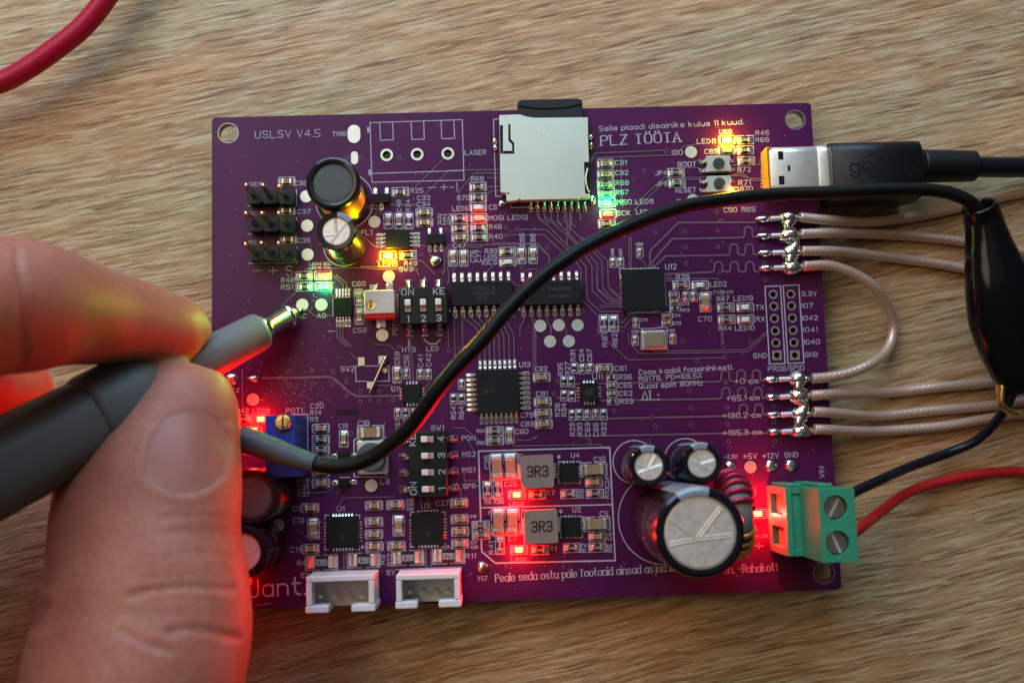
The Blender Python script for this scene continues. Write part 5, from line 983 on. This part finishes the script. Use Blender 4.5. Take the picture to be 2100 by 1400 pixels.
def bootr(t):
    k = t * 8; i = min(int(k), 7); f = k - i; L = BR
    def cr(c_): a, b2, c2, d2 = L[max(i - 1, 0)][c_], L[i][c_], L[i + 1][c_], L[min(i + 2, 8)][c_]; return .5 * (2 * b2 + (c2 - a) * f + (2 * a - 5 * b2 + 4 * c2 - d2) * f * f + (3 * b2 - a - 3 * c2 + d2) * f ** 3)
    return (cr(0), cr(1))
BR = [(2.7, 2.7), (2.9, 2.85), (3.35, 3.1), (4.3, 3.5), (5.5, 4.0), (6.1, 4.2), (5.2, 3.7), (3.5, 2.8), (2.1, 1.9)]
b = MB(); b.tube(ax, bootr, 32, steps=6, cap=False)
b.tube([ax[0], ax[0] + (ax[1] - ax[0]) * .5, ax[1], ax[2]], lambda t: 1.9 - .2 * t, 24, cap=False)
# rim between outer and inner wall
n0 = 32; t0 = (ax[1] - ax[0]).normalized(); a0 = t0.cross(Vector((0, 0, 1))).normalized(); b0 = t0.cross(a0)
b.loft([[tuple(ax[0] + (a0 * cos(2 * pi * j / n0) + b0 * sin(2 * pi * j / n0)) * r_ - t0 * o_) for j in range(n0)] for r_, o_ in ((2.7, 0), (2.6, .25), (2.3, .35), (2.0, .25), (1.9, 0))], 0, smooth=True)
GB(b, 'clip_boot', M_BOOT)
for s, k in ((1, 0), (-1, 1)):
    b = MB(); e0 = ax[-2]; dirv = (ax[-1] - ax[-2]).normalized(); side = dirv.cross(Vector((0, 0, 1))).normalized()
    pts = [e0 + side * s * 2.0, e0 + dirv * 2.0 + side * s * 2.6, e0 + dirv * 4.2 + side * s * 2.9, e0 + dirv * 5.6 + side * s * 1.4, e0 + dirv * 6.0 + side * s * .5]
    b.tube(pts, lambda t: (.75 - .2 * t, 1.25 - .4 * t), 10); GB(b, 'jaw', M_BRASS)

# ------------------------------------------------------------------ test probe
pr = thing('test_probe', 'grey handheld test probe with a bare metal tip touching the round pad marked AC', 'probe', P(622, 632, 0))
O3 = pr.location.copy()
tip = P(622, 632, .1); back = P(0, 958, 31); D = (back - tip).normalized(); LT = (back - tip).length
a_ = D.cross(Vector((0, 0, 1))).normalized(); b_ = D.cross(a_)
def RV(name, prof, m, n=40):
    b = MB(); rings = [[tuple(tip + D * s + (a_ * cos(2 * pi * j / n) + b_ * sin(2 * pi * j / n)) * r_ - O3) for j in range(n)] for s, r_ in prof]; b.loft(rings, 0, True, True, smooth=True); return b.build(name, m, pr)
M_CHR = mat('probe_chrome', (.80, .80, .78), .16, 1.0, bump=.08, bscale=1.5); M_GRIP = mat('probe_grey_plastic', (.17, .17, .168), .42, noise=.06, nscale=3, bump=.10, bscale=7); M_GRIP2 = mat('probe_handle_grey', (.12, .13, .135), .45, noise=.06, bump=.06)
RV('needle', [(0, .08), (.3, .3), (.9, .42), (3.0, .5)], M_CHR); RV('collar', [(1.9, .6), (2.0, 1.2), (2.3, 1.35), (2.7, 1.35), (2.9, 2.0), (3.5, 2.1), (3.7, 1.8)], M_CHR)
RV('metal_barrel', [(3.6, 1.8), (3.8, 2.05), (7.5, 2.1), (7.6, 2.2), (9.6, 2.2)], M_CHR)
RV('front_sleeve', [(8.9, 2.2), (8.85, 2.7), (9.1, 2.95), (9.6, 3.05), (18, 3.15), (34, 3.35)], M_GRIP)
sF = 29.5; RV('finger_guard', [(sF - 3.0, 3.2), (sF - 1.8, 4.3), (sF - .4, 5.8), (sF + .6, 6.25), (sF + 2.0, 6.4), (sF + 8.5, 6.3), (sF + 9.5, 6.0)], M_GRIP2)
RV('handle', [(sF + 2, 5.3), (sF + 4, 5.5), (sF + 12, 6.0), (sF + 30, 6.3), (sF + 70, 6.3), (sF + 72, 4)], M_GRIP2)

# ------------------------------------------------------------------ the hand
def skin_material():
    m = bpy.data.materials.new('skin'); m.use_nodes = True; nt = m.node_tree; b = nt.nodes['Principled BSDF']; N = nt.nodes.new; L = nt.links.new
    tc = N('ShaderNodeTexCoord'); n = N('ShaderNodeTexNoise'); n.inputs['Scale'].default_value = .11; n.inputs['Detail'].default_value = 4; L(tc.outputs['Object'], n.inputs['Vector'])
    r = N('ShaderNodeValToRGB'); r.color_ramp.elements[0].position = .32; r.color_ramp.elements[1].position = .68; r.color_ramp.elements[0].color = (.36, .122, .084, 1); r.color_ramp.elements[1].color = (.47, .200, .138, 1); L(n.outputs[0], r.inputs[0])
    n2 = N('ShaderNodeTexNoise'); n2.inputs['Scale'].default_value = 1.1; n2.inputs['Detail'].default_value = 5; L(tc.outputs['Object'], n2.inputs['Vector'])
    mx = N('ShaderNodeMix'); mx.data_type = 'RGBA'; mx.blend_type = 'MULTIPLY'; mx.inputs[0].default_value = 1
    r2 = N('ShaderNodeValToRGB'); r2.color_ramp.elements[0].position = .3; r2.color_ramp.elements[1].position = .7; r2.color_ramp.elements[0].color = (.90, .84, .82, 1); r2.color_ramp.elements[1].color = (1.06, 1.04, 1.02, 1); L(n2.outputs[0], r2.inputs[0])
    L(r.outputs[0], mx.inputs[6]); L(r2.outputs[0], mx.inputs[7]); L(mx.outputs[2], b.inputs['Base Color'])
    v = N('ShaderNodeTexVoronoi'); v.inputs['Scale'].default_value = 1.7; v.feature = 'DISTANCE_TO_EDGE'; L(tc.outputs['Object'], v.inputs['Vector'])
    n3 = N('ShaderNodeTexNoise'); n3.inputs['Scale'].default_value = 2.5; L(tc.outputs['Object'], n3.inputs['Vector'])
    bp = N('ShaderNodeBump'); bp.inputs['Strength'].default_value = .5; bp.inputs['Distance'].default_value = .16; L(math_node(nt, 'ADD', math_node(nt, 'MINIMUM', v.outputs[0], .12), math_node(nt, 'MULTIPLY', n3.outputs[0], .4)), bp.inputs['Height']); L(bp.outputs[0], b.inputs['Normal'])
    b.inputs['Roughness'].default_value = .50; b.inputs['Subsurface Weight'].default_value = .6; b.inputs['Subsurface Radius'].default_value = (6.5, 1.4, .7); b.inputs['Subsurface Scale'].default_value = 1.0; b.inputs['Specular IOR Level'].default_value = .4
    return m
M_SKIN = skin_material()
def limb(b, secs, n=28, steps=8):
    """secs: (u, v, z, half width mm, half thickness mm) - the axis is a spline, sections are ellipses; ends are rounded by the sections"""
    pts = [P(u, v, z) for u, v, z, _, _ in secs]; c = spline(pts, steps); N_ = len(c) - 1
    wa = spline([(s[3], s[4], 0) for s in secs], steps); rings = []
    for i in range(len(c)):
        t = (c[min(i + 1, N_)] - c[max(i - 1, 0)]).normalized(); a = t.cross(Vector((0, 0, 1))).normalized(); b2 = a.cross(t)
        rings.append([tuple(c[i] + a * (max(.1, wa[i].x) * cos(2 * pi * j / n)) + b2 * (max(.1, wa[i].y) * sin(2 * pi * j / n))) for j in range(n)])
    b.loft(rings, 0, True, True, smooth=True)
b = MB()
# thumb: tip up, base toward the lower left and out of the frame
limb(b, [(378, 748, 15.5, 1.6, 1.4), (374, 756, 15.7, 5.2, 3.8), (368, 782, 16.3, 8.0, 5.6), (353, 832, 17.5, 10.0, 7.0), (330, 905, 19.0, 11.5, 8.0), (310, 985, 21.0, 12.7, 8.4), (299, 1065, 22.5, 13.0, 8.8), (297, 1130, 23.5, 13.1, 9.2), (300, 1205, 24.5, 13.8, 9.8), (294, 1290, 25.5, 14.4, 10.4), (274, 1390, 27.5, 14.4, 11), (262, 1500, 28, 14, 12), (215, 1680, 31, 17, 14), (110, 1900, 34, 21, 17), (-40, 2150, 34, 25, 18)])
# index finger: tip right, coming in from the left and above
limb(b, [(421, 682, 13.5, .8, .8), (417, 681, 13.8, 2.6, 2.4), (404, 679, 14.2, 3.9, 3.8), (375, 677, 15.4, 4.9, 5.2), (325, 669, 18, 5.5, 6.2), (260, 658, 21.5, 6.3, 7.0), (200, 647, 25, 6.9, 7.5), (130, 635, 30, 7.6, 8.0), (60, 628, 35, 8.6, 8.6), (-20, 628, 39, 8.8, 9.0), (-120, 655, 44, 8.9, 9.2), (-260, 760, 50, 9.5, 10), (-420, 960, 54, 11, 12), (-540, 1300, 52, 13, 14)])
# middle, ring and little fingers curled under the probe
limb(b, [(56, 842, 9, .8, .8), (48, 840, 9.4, 4.2, 4), (28, 832, 11, 6.8, 6.4), (0, 815, 14, 7.6, 7.4), (-70, 800, 19, 8.0, 8.0), (-170, 800, 26, 8.6, 8.8), (-300, 870, 36, 9.4, 10), (-440, 1060, 45, 11, 12), (-550, 1380, 48, 13, 14)])
limb(b, [(-40, 975, 7, 1, 1), (-52, 972, 7.6, 4.6, 4.2), (-90, 960, 10, 7.2, 6.6), (-160, 950, 16, 8.0, 7.8), (-270, 985, 26, 8.6, 9), (-420, 1110, 38, 10, 11), (-550, 1440, 44, 12, 14)])
limb(b, [(-130, 1085, 6, 1, 1), (-140, 1083, 6.6, 4.0, 4.0), (-180, 1075, 9, 6.2, 6), (-250, 1090, 17, 7.0, 7), (-370, 1200, 29, 8.4, 9), (-520, 1500, 39, 11, 13)])
# palm and wrist
limb(b, [(-560, 1250, 50, 4, 4), (-540, 1340, 50, 15, 10), (-500, 1540, 47, 21, 14), (-400, 1800, 43, 26, 16), (-270, 2020, 39, 28, 17), (-150, 2250, 36, 26, 18), (-60, 2650, 34, 25, 18)])
hm = b.mesh('hand', M_SKIN); ho = bpy.data.objects.new('hand_src', hm); SC.collection.objects.link(ho)
md = ho.modifiers.new('r', 'REMESH'); md.mode = 'VOXEL'; md.voxel_size = .62; md.use_smooth_shade = True
ms = ho.modifiers.new('s', 'SMOOTH'); ms.factor = .5; ms.iterations = 16
dg = bpy.context.evaluated_depsgraph_get(); hm2 = bpy.data.meshes.new_from_object(ho.evaluated_get(dg)); bpy.data.objects.remove(ho)
hm2.materials.clear(); hm2.materials.append(M_SKIN)
import numpy as np
nv = len(hm2.vertices); co = np.empty(nv * 3, np.float32); hm2.vertices.foreach_get('co', co); co = co.reshape(-1, 3).astype(float); no = np.empty(nv * 3, np.float32); hm2.vertices.foreach_get('normal', no); no = no.reshape(-1, 3).astype(float)
Rn = np.array(RC); cc = (co - np.array(CC)) @ Rn; uv = np.stack([1050 + FPX * cc[:, 0] / -cc[:, 2], 700 - FPX * cc[:, 1] / -cc[:, 2]], 1); face = no[:, 2]
def seg_dist(uv, pts):
    best = np.full(len(uv), 1e9)
    for (x0, y0), (x1, y1) in zip(pts[:-1], pts[1:]):
        d = np.array([x1 - x0, y1 - y0], float); L2 = (d ** 2).sum(); t = np.clip(((uv - (x0, y0)) @ d) / L2, 0, 1); q = np.array([x0, y0]) + t[:, None] * d; best = np.minimum(best, np.hypot(*(uv - q).T))
    return best
disp = np.zeros(nv)
CREASE = [([(262, 1222), (300, 1212), (350, 1204), (410, 1202), (478, 1207)], 7, .55), ([(345, 1296), (385, 1288), (430, 1294), (490, 1306)], 7, .6), ([(248, 1290), (290, 1316), (350, 1334)], 7, .5), ([(218, 1340), (232, 1370), (256, 1402)], 8, .45), ([(92, 1240), (84, 1262), (72, 1285)], 9, .7),
          ([(290, 1232), (360, 1224), (450, 1228)], 5, .22), ([(300, 1186), (380, 1180), (470, 1186)], 5, .22), ([(330, 1062), (400, 1054), (470, 1062)], 5, .16), ([(310, 1095), (400, 1090), (480, 1097)], 5, .15), ([(330, 1140), (420, 1134), (484, 1142)], 5, .15),
          ([(34, 520), (40, 580), (44, 650), (46, 740)], 8, .55), ([(52, 560), (58, 640), (58, 720)], 5, .2), ([(20, 560), (26, 650), (30, 730)], 5, .2)]
for pts, w, a in CREASE:
    d = seg_dist(uv, pts); disp -= a * .55 * np.exp(-(d / w) ** 2) * (face > -.1); disp += a * .14 * np.exp(-((d - 2.2 * w) / (1.2 * w)) ** 2) * (face > -.1)
# nail bed: a shallow seat with a fold round it (photo position of the nail on the thumb)
def nail_uv(a, s):   # a across -1..1, s along 0 (root) .. 1 (tip)
    cx = 385 + 22 * s * 0 + (s - .5) * 12; half = 84 * (1 - .10 * (s - .55) ** 2 * 4 * (s > .55)); y = 1012 - 168 * s; rootc = 40 * (a * a) * (1 - s) ** 2; tipc = -46 * abs(a) ** 3 * s ** 2
    return cx + a * half, y - rootc - tipc
edge = [nail_uv(-1 + 2 * i / 10, 0) for i in range(11)] + [nail_uv(1, i / 8) for i in range(1, 9)] + [nail_uv(1 - 2 * i / 10, 1) for i in range(1, 11)] + [nail_uv(-1, 1 - i / 8) for i in range(1, 8)]; edge.append(edge[0])
d = seg_dist(uv, edge); inside = np.zeros(nv, bool); ex = np.array(edge)
for i in range(len(ex) - 1):
    (x0, y0), (x1, y1) = ex[i], ex[i + 1]; cnd = ((y0 > uv[:, 1]) != (y1 > uv[:, 1])); xi = (x1 - x0) * (uv[:, 1] - y0) / (y1 - y0 + 1e-9) + x0; inside ^= cnd & (uv[:, 0] < xi)
sd = np.where(inside, -d, d); up = face > .15
disp += up * (-.22 * (1 / (1 + np.exp(sd / 5.0))) + .18 * np.exp(-((sd - 10) / 10) ** 2) * (uv[:, 1] > 870))
co2 = co + no * disp[:, None]; hm2.vertices.foreach_set('co', co2.astype(np.float32).ravel()); hm2.update()
for p in hm2.polygons: p.use_smooth = True
hand = link('hand', hm2, None, label="left hand pinching the grey probe between thumb and index finger", category='hand')
bvh = BVHTree.FromObject(hand, bpy.context.evaluated_depsgraph_get())
nb = MB(); NA, NS = 18, 18; grid = []
for j in range(NS + 1):
    for i in range(NA + 1):
        a = -1 + 2 * i / NA; s = j / NS; k = .985; u, v = nail_uv(a * k, .01 + s * .98); dirn = (P(u, v, 0) - CC).normalized(); hit = bvh.ray_cast(CC, dirn)
        loc, nn = (hit[0], hit[1]) if hit[0] else (P(u, v, 22), Vector((0, 0, 1)))
        grid.append(loc + nn * (-.03 + .16 * (1 - a ** 4) * (1 if 0 < s < 1 else .2)))
for it in range(4):
    g2 = list(grid)
    for j in range(1, NS):
        for i in range(1, NA): q = j * (NA + 1) + i; g2[q] = (grid[q - 1] + grid[q + 1] + grid[q - NA - 1] + grid[q + NA + 1]) / 4
    grid = g2
nb.add(grid, [(j * (NA + 1) + i, j * (NA + 1) + i + 1, (j + 1) * (NA + 1) + i + 1, (j + 1) * (NA + 1) + i) for j in range(NS) for i in range(NA)], 0, True)
M_NAIL = mat('thumb_nail', (.36, .135, .105), .34, coat=.03, sss=.3, noise=.05, nscale=.5)
nb.build('thumbnail', M_NAIL, hand)
